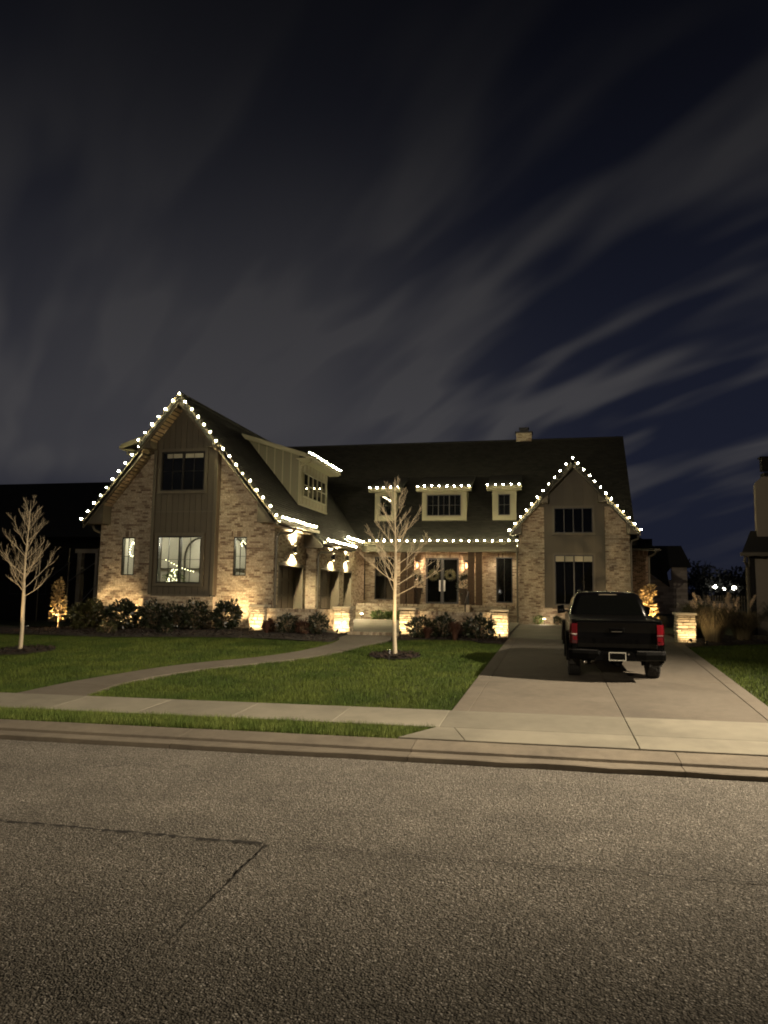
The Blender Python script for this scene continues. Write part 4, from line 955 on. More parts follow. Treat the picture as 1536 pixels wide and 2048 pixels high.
for x_, lab in ((-8.1, 'unseen round light added in the porch ceiling at the garage end'), (-5.2, 'unseen round light added in the porch ceiling above the double door'), (-2.1, 'unseen round light added in the porch ceiling beside the right gable')):  # added downlights, unseen from the street, that brighten the porch brick
    T = thing('added_porch_light', lab, 'added ceiling light', (x_, 36.45, 4.1), 'unseen lights added to brighten the porch brick')
    MB().lathe([(.075, 4.10), (.085, 4.115)], x_, 36.45, 14).build('trim_ring', MT['trim_light'], T); MB().lathe([(.06, 4.094), (.06, 4.099)], x_, 36.45, 14).build('lens', MT['fairy'], T)
    lamp('beam', 'SPOT', (x_, 36.45, 4.06), 95, (1.0, .80, .52), (x_, 36.6, 1.4), 140, .8, .06, T)

# ================================================================== FRONT DOOR DRESSING
def leafcloud(n, c, r, size, rnd, shape=None, up=0, clump=0):
    """n leaf quads on and in an ellipsoid with a broken surface"""
    m = MB(); c = Vector(c)
    for _ in range(n):
        while True:
            d = Vector((rnd.gauss(0, 1), rnd.gauss(0, 1), rnd.gauss(0, 1))).normalized()
            f = 1 + .22*sin(d.x*5+c.x)*cos(d.z*6+c.y) + .12*sin(d.y*9+d.z*7)
            if shape: f *= shape(d)
            rr = rnd.uniform(.45, 1)**.5*f; break
        p = c + Vector((d.x*r[0]*rr, d.y*r[1]*rr, d.z*r[2]*rr))
        s = size*rnd.uniform(.6, 1.35); a = (d + Vector((rnd.gauss(0, .7), rnd.gauss(0, .7), rnd.gauss(0, .5)+up))).normalized()
        b = a.cross(Vector((rnd.gauss(0, 1), rnd.gauss(0, 1), rnd.gauss(0, 1)))).normalized()
        m.face([p - a*s*.1, p + a*s*.4 + b*s*.26, p + a*s, p + a*s*.4 - b*s*.26], rnd.random())
    return m
R = random.Random(11)
for X, lab in ((-5.60, 'round leafy wreath on the left door leaf'), (-4.74, 'round leafy wreath on the right door leaf')):
    T = thing('door_wreath', lab, 'wreath', (X, 36.9, 2.86), 'wreaths on the double front door'); m = MB()
    for k in range(520):
        a = R.uniform(0, 2*pi); rr = .20+R.gauss(0, .045); p = Vector((X+cos(a)*rr, 36.90+R.gauss(0, .02), 2.88+sin(a)*rr)); v = Vector((R.gauss(0, 1), R.gauss(0, .4), R.gauss(0, 1))).normalized(); w = v.cross(Vector((0, 1, 0))).normalized(); s = .07
        m.face([p, p+v*s*.5+w*s*.22, p+v*s, p+v*s*.5-w*s*.22], R.random())
    m.build('foliage', MT['leaf_olive'], T, stuff=True); MB().tube([(X+.2*cos(2*pi*k/16), 36.92, 2.88+.2*sin(2*pi*k/16)) for k in range(17)], .02, 6).build('hoop', MT['twig'], T)
for X, lab, hh in ((-6.38, 'tall tapered brown planter left of the front door', 1.1), (-3.98, 'tall tapered brown planter right of the front door holding a cone of greenery', 1.1)):
    T = thing('planter', lab, 'planter', (X, 36.35, 1.36), 'tall planters flanking the door'); z = 1.365
    MB().lathe([(.15, z), (.16, z+.02), (.27, z+.78), (.29, z+.80), (.29, z+.84), (.26, z+.84), (.25, z+.78)], X, 36.35, 18).build('pot', MT['pot'], T, smooth=False)
    leafcloud(420, (X, 36.35, z+1.15), (.24, .24, .50), .10, R, shape=lambda d: 1.25-.6*d.z, up=.4).build('foliage', MT['leaf'], T, stuff=True)

# ================================================================== STONE PILLARS AND GARDEN WALLS
def pillar(x0, x1, y0, label, seed, ztop=1.49):
    q = random.Random(seed); d = .52; T = thing('stone_pillar', label, 'pillar', ((x0+x1)/2, y0+d/2, .5), 'ledgestone pillars along the court')
    MB().box(x0+.035, x1-.035, y0+.035, y0+d-.035, .45, ztop-.07).build('core', MT['capdark'], T)
    z = .50
    while z < ztop-.11:
        h = min(q.uniform(.045, .115), ztop-.072-z)
        for side in range(4):
            L_ = (x1-x0) if side in (0, 2) else d; u = 0
            while u < L_-.02:
                l = min(q.uniform(.11, .36), L_-u)
                if L_-u-l < .06: l = L_-u
                pr = q.uniform(0, .028); hh = h-.013; tilt = q.uniform(-.004, .004)
                a, b = u+.005, u+l-.005
                m = MB(); mpz = {0: lambda uu, w, zz: (x0+uu, y0-w, zz), 2: lambda uu, w, zz: (x1-uu, y0+d+w, zz), 1: lambda uu, w, zz: (x1+w, y0+uu, zz), 3: lambda uu, w, zz: (x0-w, y0+d-uu, zz)}[side]
                e = .05; p = [mpz(a, -e, z), mpz(b, -e, z), mpz(b-q.uniform(0, .008), pr, z+q.uniform(0, .01)), mpz(a+q.uniform(0, .008), pr, z+q.uniform(0, .01)), mpz(a, -e, z+hh), mpz(b, -e, z+hh), mpz(b-q.uniform(0, .012), pr-q.uniform(0, .012), z+hh-q.uniform(0, .014)), mpz(a+q.uniform(0, .012), pr-q.uniform(0, .012), z+hh-q.uniform(0, .014))]
                m.hexa(p); m.build('stone', MT['stone'], T); u += l
        z += h
    MB().box(x0-.045, x1+.045, y0-.045, y0+d+.045, ztop-.068, ztop).build('cap', MT['cap'], T, bevel=.008)
PX = [(-9.46,-8.98), (-6.59,-6.09), (-4.45,-3.99), (-1.60,-1.13), (3.68,4.17)]
for i, (a, b) in enumerate(PX):
    pillar(a, b, 22.4, ['stone pillar against the garage corner beside the big round shrub', 'brightly lit stone pillar where the footpath meets the court', 'stone pillar just behind the trunk of the middle bare tree', 'stone pillar at the left side of the driveway entrance', 'stone pillar at the right side of the driveway beside tall grasses'][i], 31+i)
def garden_wall(x0, x1, label):
    T = thing('garden_wall', label, 'wall', ((x0+x1)/2, 22.6, .6), 'low brick garden walls')
    w = MB().box(x0, x1, 22.55, 22.75, .40, 1.33).build('core', MT['mortar'], T)
    n = 0; row = 0; z = .42
    while z < 1.26:
        u = x0 - (BL/2 if row % 2 else 0)
        while u < x1:
            p, q = max(u, x0), min(u+BL, x1)
            if q-p > .04:
                if q-p > BL-.005: inst(BRICK_ME, 'brick', T, (( p+q)/2, 22.55, z))
                else: MB().box(p, q, 22.54, 22.56, z, z+BH).build('brick', MT['brick'], T)
            u += BL+.01
        z += CO; row += 1
    m = MB(); u = x0
    while u < x1-.02: m.box(u, min(u+BH, x1), 22.515, 22.785, 1.285, 1.385); u += BH+.01
    m.build('coping_bricks', MT['brick'], T, stuff=True)
garden_wall(-8.97, -6.60, 'low brick garden wall left of the footpath'); garden_wall(-3.98, -1.61, 'low brick garden wall between tree and driveway')
T = thing('brick_step', 'low brick step where the footpath enters the court', 'step', (-5.3, 22.3, .6))
MB().box(-6.08, -4.46, 22.20, 22.40, .45, .70).build('core', MT['mortar'], T); u = -6.08; k = 0
m = MB()
while u < -4.5: MB().box(u, u+.092, 22.175, 22.41, .60+random.uniform(0, .004), .715+random.uniform(-.004, .004)).build('brick', MT['brick'], T); u += .102
tag_step = T

# ================================================================== GROUND SPOTLIGHTS
WARM = (1.0, .70, .36)
def ground_spot(p, target, power, label, size=75, blend=.9, color=WARM):
    x, y, z = p; T = thing('ground_spotlight', label, 'spotlight', p, 'landscape spotlights'); d = (Vector(target)-Vector((x, y, z+.16))).normalized()
    MB().tube([(x, y, z-.05), (x, y, z+.10)], .012, 6).build('stake', MT['black'], T)
    c = Vector((x, y, z+.15)); MB().tube([c-d*.05, c+d*.045], [.030, .036], 10).build('housing', MT['black'], T); MB().tube([c+d*.0455, c+d*.0475], .030, 10).build('lens', MT['lampglow'], T)
    lamp('beam', 'SPOT', c+d*.06, power, color, target, size, blend, .035, T)
ground_spot((-14.65, 23.20, .60), (-14.7, 24.0, 1.6), 280, 'spotlight behind the shrubs lighting the brick left of the bay', 120)
ground_spot((-10.3, 23.25, .62), (-10.7, 24.0, 2.0), 230, 'spotlight behind the big round shrub lighting the garage corner', 115)
for i, (a, b) in enumerate(PX):
    ground_spot(((a+b)/2+(.02 if i != 2 else -.12), 21.9, .60), ((a+b)/2, 22.42, 1.0), (95, 125, 85, 85, 60)[i], ['spotlight at the foot of the pillar by the garage corner', 'spotlight at the foot of the pillar beside the footpath', 'spotlight at the foot of the pillar behind the tree', 'spotlight at the foot of the pillar left of the driveway', 'spotlight at the foot of the pillar right of the driveway'][i], 100)
ground_spot((T1[0]+.02, T1[1]-.75, .44), (T1[0], T1[1], 2.6), 190, 'spotlight in the mulch ring aimed up the middle bare tree', 70)
ground_spot((T2[0]-.15, T2[1]-.80, .32), (T2[0], T2[1], 2.4), 110, 'spotlight in the mulch ring aimed up the far left bare tree', 70)
ground_spot((-17.55, 22.1, .47), (-17.0, 23.1, 1.0), 700, 'spotlight in the bed aimed at the small magnolia', 60)
ground_spot((3.55, 26.6, .62), (3.5, 27.4, 1.2), 800, 'spotlight under the small tree behind the truck', 90)
ground_spot((4.32, 21.75, .55), (4.7, 23.0, 1.9), 38, 'small spotlight in the bed aimed at the feathery grass clump', 80)
T = thing('path_light', 'small path light at the foot of the right gable beside the green ball shrubs', 'path light', (-.08, 33.3, .62))
MB().tube([(-.08, 33.3, .6), (-.08, 33.3, .9)], .014, 8).build('post', MT['black'], T); MB().lathe([(.12, .90), (.02, .97)], -.08, 33.3, 14).build('shade', MT['trim_light'], T)
MB().lathe([(.05, .87), (.05, .895)], -.08, 33.3, 12).build('lens', MT['lampglow'], T); lamp('glow', 'POINT', (-.08, 33.3, .83), 30, (1, .74, .5), radius=.05, parent=T)
# court path light
T = thing('path_light', 'small white path light at the garage end of the porch planting strip', 'path light', (-8.6, 33.9, .62))
MB().tube([(-8.6, 33.9, .6), (-8.6, 33.9, .95)], .014, 8).build('post', MT['black'], T); MB().lathe([(.13, .95), (.02, 1.02)], -8.6, 33.9, 14).build('shade', MT['trim_light'], T)
MB().lathe([(.06, .915), (.06, .945)], -8.6, 33.9, 12).build('lens', MT['lampglow'], T); lamp('glow', 'POINT', (-8.6, 33.9, .88), 45, (1, .78, .55), radius=.05, parent=T)

# ================================================================== SHRUBS
def shrub(x, y, w, h, label, mk='leaf', n=1300, size=.10, zb=None, up=.2, seed=0, group='shrubs in the front beds', stems=7, d=None):
    q = random.Random(seed+int(abs(x)*10)); z = float(g(x, y)) if zb is None else zb; T = thing('shrub', label, 'shrub', (x, y, z), group)
    leafcloud(n, (x, y, z+h*.53), (w/2, (d or w)/2, h*.48), size, q, up=up).build('foliage', MT[mk], T, stuff=True)
    m = MB()
    for k in range(stems):
        a = q.uniform(0, 6.28); r = w*.3; m.tube([(x+.03*cos(a), y+.03*sin(a), z-.02), (x+r*.5*cos(a), y+r*.5*sin(a), z+h*.35), (x+r*cos(a), y+r*sin(a), z+h*q.uniform(.6, .9))], [.014, .010, .004], 5)
    m.build('stems', MT['twig'], T)
shrub(-15.75, 22.9, 1.25, .95, 'loose olive shrub at the left corner of the house', 'leaf_olive', 1700, .12, up=.3)
shrub(-14.35, 22.9, 1.05, .92, 'glossy dark shrub with light showing through from the spotlight behind', 'leaf', 1500, .13, up=.3)
shrub(-13.2, 22.9, .95, .92, 'dark shrub under the left side of the bay', 'leaf', 1200, .10); shrub(-12.35, 22.85, .85, .88, 'dark green shrub under the middle of the bay', 'leaf', 1100, .09)
shrub(-11.55, 22.8, .95, .98, 'dense dark shrub under the right side of the bay', 'leaf', 1200, .09)
shrub(-10.42, 22.75, .92, .98, 'big round glossy shrub between the bay and the first pillar', 'leaf', 1500, .11, zb=.58, up=.1)
shrub(-13.9, 21.3, .55, .35, 'low dark groundcover shrub at the front of the left bed', 'leaf_olive', 300, .08); shrub(-11.9, 21.4, .5, .32, 'small low shrub before the middle of the left bed', 'leaf', 300, .08)
shrub(-8.66, 22.1, .34, .40, 'small dark red shrub beside the first pillar', 'leaf_red', 380, .09); shrub(-8.0, 22.0, .62, .58, 'green shrub before the left half of the first garden wall', 'leaf', 620, .09)
shrub(-7.42, 21.85, .42, .42, 'rusty low shrub before the middle of the first garden wall', 'leaf_red', 420, .08); shrub(-6.98, 22.0, .64, .62, 'green shrub near the footpath pillar before the first garden wall', 'leaf', 620, .09)
shrub(-3.72, 21.75, .78, .62, 'dark shrub with pale gaps at the pillar behind the tree', 'leaf', 700, .10); shrub(-3.05, 21.95, .70, .66, 'round dark shrub before the middle of the second garden wall', 'leaf', 700, .09)
shrub(-1.95, 21.85, .92, .64, 'wide dark shrub beside the driveway pillar', 'leaf', 900, .10)
shrub(-.35, 33.5, .42, .38, 'small green ball shrub below the right gable', 'leaf_green', 380, .07, zb=.62); shrub(.5, 33.5, .38, .38, 'second small green ball shrub below the right gable, nearer the truck', 'leaf', 380, .07, zb=.62)
for k, x in enumerate((-8.0, -7.4, -6.9)): shrub(x, 34.7, .5, .38, ['tufted green plant by the path light under the porch', 'pale green tuft in the middle of the porch strip', 'green tuft nearest the porch steps'][k], 'leaf_green', 220, .16, zb=.60, up=1.2, group='plants below the porch')

def grass_clump(x, y, w, h, n, label, mk='straw', plumes=0, seed=5, group='ornamental grasses', wd=.012, ph=1.0):
    q = random.Random(seed+int(abs(x*7))); z = float(g(x, y)); T = thing('ornamental_grass', label, 'ornamental grass', (x, y, z), group); m = MB()
    for _ in range(n):
        a = q.uniform(0, 6.28); r0 = q.uniform(0, .12)*w; rr = w*.5*q.uniform(.3, 1.1); hh = h*q.uniform(.55, 1.0); b = Vector((x+r0*cos(a), y+r0*sin(a), z-.02)); dx, dy = -sin(a)*wd/2, cos(a)*wd/2
        P = [b, b+Vector((cos(a)*rr*.25, sin(a)*rr*.25, hh*.6)), b+Vector((cos(a)*rr*.65, sin(a)*rr*.65, hh*.95)), b+Vector((cos(a)*rr*1.1, sin(a)*rr*1.1, hh*q.uniform(.55, .9)))]; s = Vector((dx, dy, 0)); t = q.random()
        m.face([P[0]-s, P[0]+s, P[1]+s, P[1]-s], t); m.face([P[1]-s, P[1]+s, P[2]+s*.8, P[2]-s*.8], t); m.face([P[2]-s*.8, P[2]+s*.8, P[3]], t)
    m.build('blades', MT[mk], T, stuff=True)
    for k in range(plumes):
        a = q.uniform(0, 6.28); rr = w*q.uniform(.12, .42); hh = h*ph*q.uniform(.85, 1.2); m = MB()
        base = Vector((x, y, z)); top = base+Vector((cos(a)*rr, sin(a)*rr, hh)); m.tube([base, base.lerp(top, .55)+Vector((0, 0, .08)), top], .006, 4); st = m.build('plume_stalk', MT['straw'], T)
        pm = MB(); bend = Vector((cos(a)*.10, sin(a)*.06, .26))
        for _ in range(110):
            t = q.random(); c = top+bend*t*1.1+Vector((0, 0, -.04*t*t)); rad = .045*sin(pi*min(1, t*.9+.12)); v = Vector((q.gauss(0, 1), q.gauss(0, 1), q.gauss(.6, .8))).normalized(); p = c+Vector((q.gauss(0, 1), q.gauss(0, 1), 0))*rad*.5; w_ = v.cross(Vector((0, 1, .1))).normalized()*.006
            pm.face([p-w_, p+w_, p+v*.06+w_*.3], q.random())
        pm.build('plume', MT['plume'], st)
grass_clump(4.75, 23.0, 1.7, 1.15, 1500, 'big clump of tall grass with pale feathery plumes beside the right pillar', plumes=13, ph=.88)
grass_clump(5.9, 24.4, 1.6, 1.0, 900, 'tall grass clump farther right with a few drooping plumes', plumes=6); grass_clump(4.75, 25.3, 1.5, 1.25, 900, 'tall dark grass clump behind the right pillar', 'leaf_olive'); grass_clump(3.62, 26.0, .8, .75, 500, 'short pale grass at the foot of the small lit tree', 'straw')
grass_clump(-8.6, 21.75, .35, .45, 260, 'small rusty grass tuft between first pillar and wall', 'leaf_red'); grass_clump(-2.62, 21.5, .5, .60, 420, 'reddish feathery grass tuft before the second garden wall', 'leaf_red'); grass_clump(-3.45, 21.55, .42, .42, 260, 'low brown grass tuft before the second garden wall, nearer the tree', 'leaf_red')
grass_clump(7.4, 25.6, 1.8, 1.3, 700, 'dark grass clump in front of the iron fence', 'leaf'); grass_clump(8.9, 26.5, 2.0, 1.4, 700, 'dark grass clump at the right end of the bed', 'leaf')

# ================================================================== TREES
def bare_tree(x, y, H, label, seed, spread=.72, trunk=1.42):
    q = random.Random(seed); z = float(g(x, y)); T = thing('bare_tree', label, 'tree', (x, y, z), 'young bare trees on the lawn')
    lean = q.uniform(-.02, .02); C_ = lambda t: Vector((x+lean*t*H+.018*sin(t*9+seed), y+.015*cos(t*7), z+t*H))
    m = MB(); ts = [0, .03, .12, .34, .5, .66, .8, .92, 1]; rs = [.068, .052, .048, .040, .027, .019, .012, .007, .003]
    m.tube([C_(t)-Vector((0, 0, .04 if t == 0 else 0)) for t in ts], rs, 10); m.build('trunk', MT['bark'], T, smooth=True)
    def twig(m, p, d, L_, r, dep):
        n = 6; P = [p]; cur = p.copy(); dd = d.normalized()
        for k in range(n):
            dd = (dd + Vector((q.gauss(0, .09), q.gauss(0, .09), .085 if dep == 0 else .07))).normalized(); cur = cur+dd*L_/n; P.append(cur.copy())
            if dep < 2 and k >= 1 and k < n:
                for _ in range((1 if q.random() < .45 else 2) if dep == 0 else (1 if q.random() < .8 else 0)):
                    ax = Vector((q.gauss(0, 1), q.gauss(0, 1), q.gauss(0, .5))).normalized(); nd = (dd*.95+ax*.70+Vector((0, 0, .22))).normalized(); twig(m, cur.copy(), nd, L_*q.uniform(.28, .52)*(1-.07*k), r*(1-k/n)*.62+.0012, dep+1)
        m.tube(P, [max(.0021, r*(1-.82*k/n)) for k in range(n+1)], 5 if dep else 6, cap=False)
    nb = 25
    for i in range(nb):
        t = trunk/H + (.95-trunk/H)*(i/nb)**1.12; f = (t-trunk/H)/(1-trunk/H); a = i*2.39996+q.uniform(-.3, .3)
        el = radians(24+30*f+q.uniform(-8, 9)); L_ = spread*(1.85-1.45*f)*q.uniform(.7, 1.08); m = MB()
        twig(m, C_(t), Vector((cos(a)*cos(el), sin(a)*cos(el), sin(el))), L_, .0105*(1-.6*f), 0); m.build('branch', MT['bark'], T, smooth=True)
    return T
bare_tree(T1[0], T1[1], 4.35, 'slender bare tree with a lit pale trunk in the middle of the lawn', 3)
bare_tree(T2[0], T2[1], 3.95, 'slender bare tree with a lit pale trunk at the far left of the lawn', 12, spread=.66, trunk=1.40)
def small_tree(x, y, h, w, mk, label, seed, n=420, size=.13, clear=.3):
    q = random.Random(seed); z = float(g(x, y)); T = thing('small_tree', label, 'small tree', (x, y, z)); m = MB(); m.tube([(x, y, z-.03), (x+.02, y, z+h*.5), (x-.01, y, z+h*.92)], [.022, .015, .005], 7)
    for k in range(12):
        a = q.uniform(0, 6.28); t = q.uniform(clear, .85); m.tube([(x, y, z+h*t), (x+cos(a)*w*.2, y+sin(a)*w*.2, z+h*t+.12), (x+cos(a)*w*.42, y+sin(a)*w*.42, z+h*t+.28)], [.009, .006, .003], 5)
    m.build('trunk', MT['twig'], T)
    b = MB()
    for k in range(5):
        c = leafcloud(n//5, (x+q.uniform(-.3, .3)*w*.5, y+q.uniform(-.3, .3)*w*.5, z+h*(clear+.12+.16*k)), (w*.48*(1-.13*k), w*.48*(1-.13*k), h*.15), size, q, up=.3); k0 = len(b.v); b.v += c.v; b.f += [tuple(i+k0 for i in f) for f in c.f]; b.t += c.t
    b.build('crown', MT[mk], T, stuff=True)
small_tree(-17.0, 23.0, 1.45, .62, 'leaf_gold', 'small magnolia with golden lit leaves in the dark bed at far left', 4, 420, .12)
small_tree(3.52, 27.5, 1.42, .85, 'leaf_gold', 'small tree lit yellow from below behind the truck', 9, 900, .11)
# distant trees
def far_tree(x, y, h, w, label, seed, n=1500, bare=False):
    q = random.Random(seed); z = float(g(x, y)); T = thing('distant_tree', label, 'tree', (x, y, z), 'dark trees beyond the fence'); m = MB(); m.tube([(x, y, z), (x, y, z+h*.45)], [.22, .14], 7)
    if bare:
        for k in range(60):
            a = q.uniform(0, 6.28); el = q.uniform(.5, 1.4); L_ = h*q.uniform(.3, .62); p = Vector((x, y, z+h*q.uniform(.3, .45))); P = [p]
            for s in range(5): p = p+Vector((cos(a)*cos(el), sin(a)*cos(el), sin(el)))*L_/5+Vector((q.gauss(0, .12), 0, 0)); P.append(p)
            m.tube(P, [.09, .07, .05, .04, .03, .015], 4)
    m.build('trunk', MT['treedark'], T)
    b = MB()
    for k in range(7):
        c = leafcloud(n//7, (x+q.uniform(-.35, .35)*w, y+q.uniform(-.3, .3)*w, z+h*q.uniform(.35, .75)), (w*.30, w*.30, h*.22), .42, q); k0 = len(b.v); b.v += c.v; b.f += [tuple(i+k0 for i in f) for f in c.f]; b.t += c.t
    b.build('crown', MT['treedark'], T, stuff=True)
far_tree(18.0, 92, 5.8, 5.5, 'tall bare crowned tree behind the three distant lamps', 1, 1400, True); far_tree(22.5, 94, 5.2, 6.0, 'broad dark tree to the right of the distant lamps', 2, 2200); far_tree(14.6, 96, 3.2, 4.5, 'low dark tree between the far house and the lamps', 3, 1500); far_tree(27, 92, 5.6, 6, 'dark tree hidden behind the stucco house edge', 4, 1500); far_tree(19.9, 90.5, 3.4, 5, 'low wide dark tree beneath the distant lamps', 6, 1800)
far_tree(11.5, 98, 2.6, 4, 'low dark tree behind the pale far house', 7, 1000)

# ================================================================== FENCE, FAR LAMPS, NEIGHBOURS
def iron_fence():
    T = thing('iron_fence', 'black iron picket fence at the right behind the tall grasses', 'fence', (8.5, 34, .62)); x = 6.75
    pk = MB().box(-.012, .012, -.012, .012, 0, 1.36).mesh('picket', MT['gutter']); po = MB().box(-.03, .03, -.03, .03, 0, 1.5).mesh('post', MT['black'])
    while x < 13.4: inst(pk, 'picket', T, (x, 34.0, .66)); x += .105
    for x in (6.7, 8.55, 10.4, 12.25): inst(po, 'post', T, (x, 34.0, .58))
    for z in (.78, 1.72, 1.90): MB().box(6.7, 13.4, 33.985, 34.012, z, z+.03).build('rail', MT['black'], T)
iron_fence()
T = thing('panel_fence', 'pale slatted fence between the far house and the iron fence', 'fence', (9.5, 46, .62))
for i in range(16): MB().box(8.1+.16*i, 8.1+.16*i+.13, 46.0, 46.03, .6, 1.72).build('board', MT['nbbrick'], T)
for z in (.8, 1.5): MB().box(8.1, 10.66, 46.031, 46.07, z, z+.08).build('rail', MT['nbbrick'], T)
for i, (x, z, y) in enumerate(((18.95, 3.12, 90.0), (19.9, 2.85, 90.0), (21.0, 3.0, 90.0))):
    T = thing('distant_lamp', ['leftmost glowing lamp beyond the fence', 'lower middle glowing lamp beyond the fence', 'rightmost glowing lamp beyond the fence'][i], 'lamp', (x, y, .6), 'three bright lamps far behind the fence')
    MB().tube([(x, y, .6), (x, y, z-.2)], .05, 8).build('post', MT['black'], T); MB().sphere((x, y, z), (.25, .17, .24)[i], 14, 9).build('globe', MT['farglow'], T, smooth=True)

# pale far house behind the right wing
T = thing('far_house', 'pale stone house with dark gable roofs behind the right wing', 'house', (9, 60, .6))
m = MB(); m.prism([(4.5,.6),(10.68,.6),(10.68,4.25),(9.55,4.25),(9.55,3.1),(8.9,2.95),(4.5,6.6)], -.3, 0, fmap(60)); 
for i in range(14): pass
w = m.build('wall', MT['nbbrick'], T)
q = random.Random(5); m = MB(); z = .62
while z < 4.2:
    x = 4.5
    while x < 10.66:
        l = q.uniform(.5, 1.1); b_ = min(x+l-.03, 10.66)
        if z < 3.05 or x > 9.56: m.box(x, b_, 59.985, 60.02, z, z+.21, t=q.random())
        x += l
    z += .24
m.build('stone_courses', MT['nbbrick'], w, stuff=True)
m = MB(); m.hexa([(3.9, 59.6, 6.85), (9.2, 59.6, 2.85), (10.9, 59.7, 4.25), (10.9, 66, 4.25), (3.9, 66, 6.5), (7.6, 62, 5.8), (10.75, 62, 5.9), (10.75, 66, 5.9)]); 
m = MB(); m.face([(3.9, 59.6, 6.9), (9.3, 59.6, 2.8), (9.3, 62, 5.5), (3.9, 62, 7.5)]); m.face([(8.6, 60.2, 3.0), (9.5, 59.65, 4.2), (11.0, 59.65, 4.2), (10.75, 62.6, 6.05), (8.1, 62.6, 6.05)]); m.hexa([(3.9, 59.55, 6.75), (9.3, 59.55, 2.68), (9.3, 59.75, 2.68), (3.9, 59.75, 6.75), (3.9, 59.55, 7.0), (9.3, 59.55, 2.93), (9.3, 59.75, 2.93), (3.9, 59.75, 7.0)]); m.face([(11.0, 59.65, 4.2), (11.0, 66, 4.2), (10.75, 62.6, 6.05)])
m.build('roof', MT['roofdark'], T)
m = MB(); m.box(7.6, 8.5, 62.3, 63.2, 5.5, 6.6); m.build('chimney', MT['nbdark'], T)
for (a, b, c, d) in ((9.62,10.1,3.1,3.95), (9.75,10.12,1.7,2.45)): window(fmap(60.03), a, b, c, d, 1, 1, T, fw=.04, depth=.06)
# right neighbour
T = thing('stucco_house', 'taupe stucco house with a broad chimney cut by the right frame edge', 'house', (10, 30, .6))
m = MB(); m.hexa([(7.52,28.6,.5),(9.6,28.6,.5),(10.0,29.9,.5),(7.80,29.9,.5),(7.52,28.6,6.15),(9.6,28.6,6.15),(10.0,29.9,6.15),(7.80,29.9,6.15)]); m.hexa([(7.53,28.61,6.15),(9.6,28.61,6.15),(10.0,29.89,6.15),(7.81,29.89,6.15),(7.78,28.62,6.36),(9.59,28.62,6.36),(9.99,29.88,6.36),(8.0,29.88,6.36)]); m.build('chimney', MT['nbtaupe'], T)
m = MB(); m.box(7.9, 8.4, 28.8, 29.3, 6.42, 6.55); m.box(7.85, 8.15, 28.85, 29.15, 6.62, 7.1); m.box(7.8, 8.2, 28.8, 29.2, 7.1, 7.15); m.build('chimney_cap', MT['nbdark'], T)
MB().hexa([(7.05, 28.2, .5), (16, 28.2, .5), (19, 38, .5), (9.9, 38, .5), (7.05, 28.2, 3.5), (16, 28.2, 3.5), (19, 38, 3.5), (9.9, 38, 3.5)]).build('wall', MT['nbtaupe'], T)
m = MB(); m.hexa([(6.75, 27.6, 3.45), (16, 27.6, 3.45), (16, 29.0, 4.25), (7.4, 29.0, 4.25), (6.75, 27.6, 3.55), (16, 27.6, 3.55), (16, 29.0, 4.4), (7.4, 29.0, 4.4)]);  m.build('roof', MT['roofdark'], T)
m = MB(); m.box(6.68, 16, 27.5, 27.59, 3.40, 3.52); m.build('gutter', MT['gutter'], T)
MB().tube([(6.85, 27.6, 3.4), (6.85, 27.7, 3.22), (7.0, 28.05, 3.1), (7.02, 28.12, 3.0), (7.02, 28.13, .6)], .05, 8).build('downspout', MT['gutter'], T)
MB().box(7.10, 7.26, 28.05, 28.19, .6, 3.44).build('corner_board', MT['nbdark'], T)
# left neighbour: unlit house under construction
T = thing('dark_house', 'unlit dark house with a long low ridge behind the far left tree', 'house', (-24, 33, .5))
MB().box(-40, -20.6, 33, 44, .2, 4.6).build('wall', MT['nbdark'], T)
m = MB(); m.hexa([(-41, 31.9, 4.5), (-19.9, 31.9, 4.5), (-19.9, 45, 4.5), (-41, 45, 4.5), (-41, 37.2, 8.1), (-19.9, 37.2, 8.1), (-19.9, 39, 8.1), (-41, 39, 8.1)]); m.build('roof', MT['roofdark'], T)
for x in (-22.75, -21.75): MB().box(x, x+.24, 31.95, 32.2, .2, 3.7).build('porch_post', MT['nbbrick'], T)
for x, s in ((-22.5, 1), (-21.2, 1)): pass
m = MB(); m.box(-22.9, -21.3, 31.96, 32.18, 3.7, 3.9); m.build('porch_beam', MT['nbbrick'], T); m = MB(); m.box(-22.3, -21.85, 32.9, 32.99, 2.3, 3.6); m.build('wall_board', MT['nbtaupe'], T)
for k, (a, b) in enumerate((((-23.0, 31.6, .4), (-21.3, 31.6, 2.2)), ((-24.6, 31.6, 2.0), (-22.9, 31.6, 3.2)), ((-22.9, 31.6, 2.3), (-21.5, 31.6, 3.2)))): MB().tube([a, b], .025, 6).build('scaffold_brace', MT['chrome'], T)
for x in (-24.6, -22.95, -21.35): MB().tube([(x, 31.6, .3), (x, 31.6, 3.9)], .025, 6).build('scaffold_pole', MT['nbtaupe'], T)
for (a, b, c, d) in ((-27.4,-26.3,1.6,3.4), (-25.9,-25.2,1.6,3.4)): window(fmap(33.0), a, b, c, d, 2, 2, T)
T = thing('utility_box', 'small pale utility box in front of the dark house', 'utility box', (-23.1, 31, .3)); m = MB(); m.box(-23.4, -22.75, 30.9, 31.3, .3, .85); m.build('cabinet', MT['nbtaupe'], T, bevel=.02); MB().box(-23.36, -22.79, 30.88, 30.899, .36, .8).build('cabinet_door', MT['nbtaupe'], T)
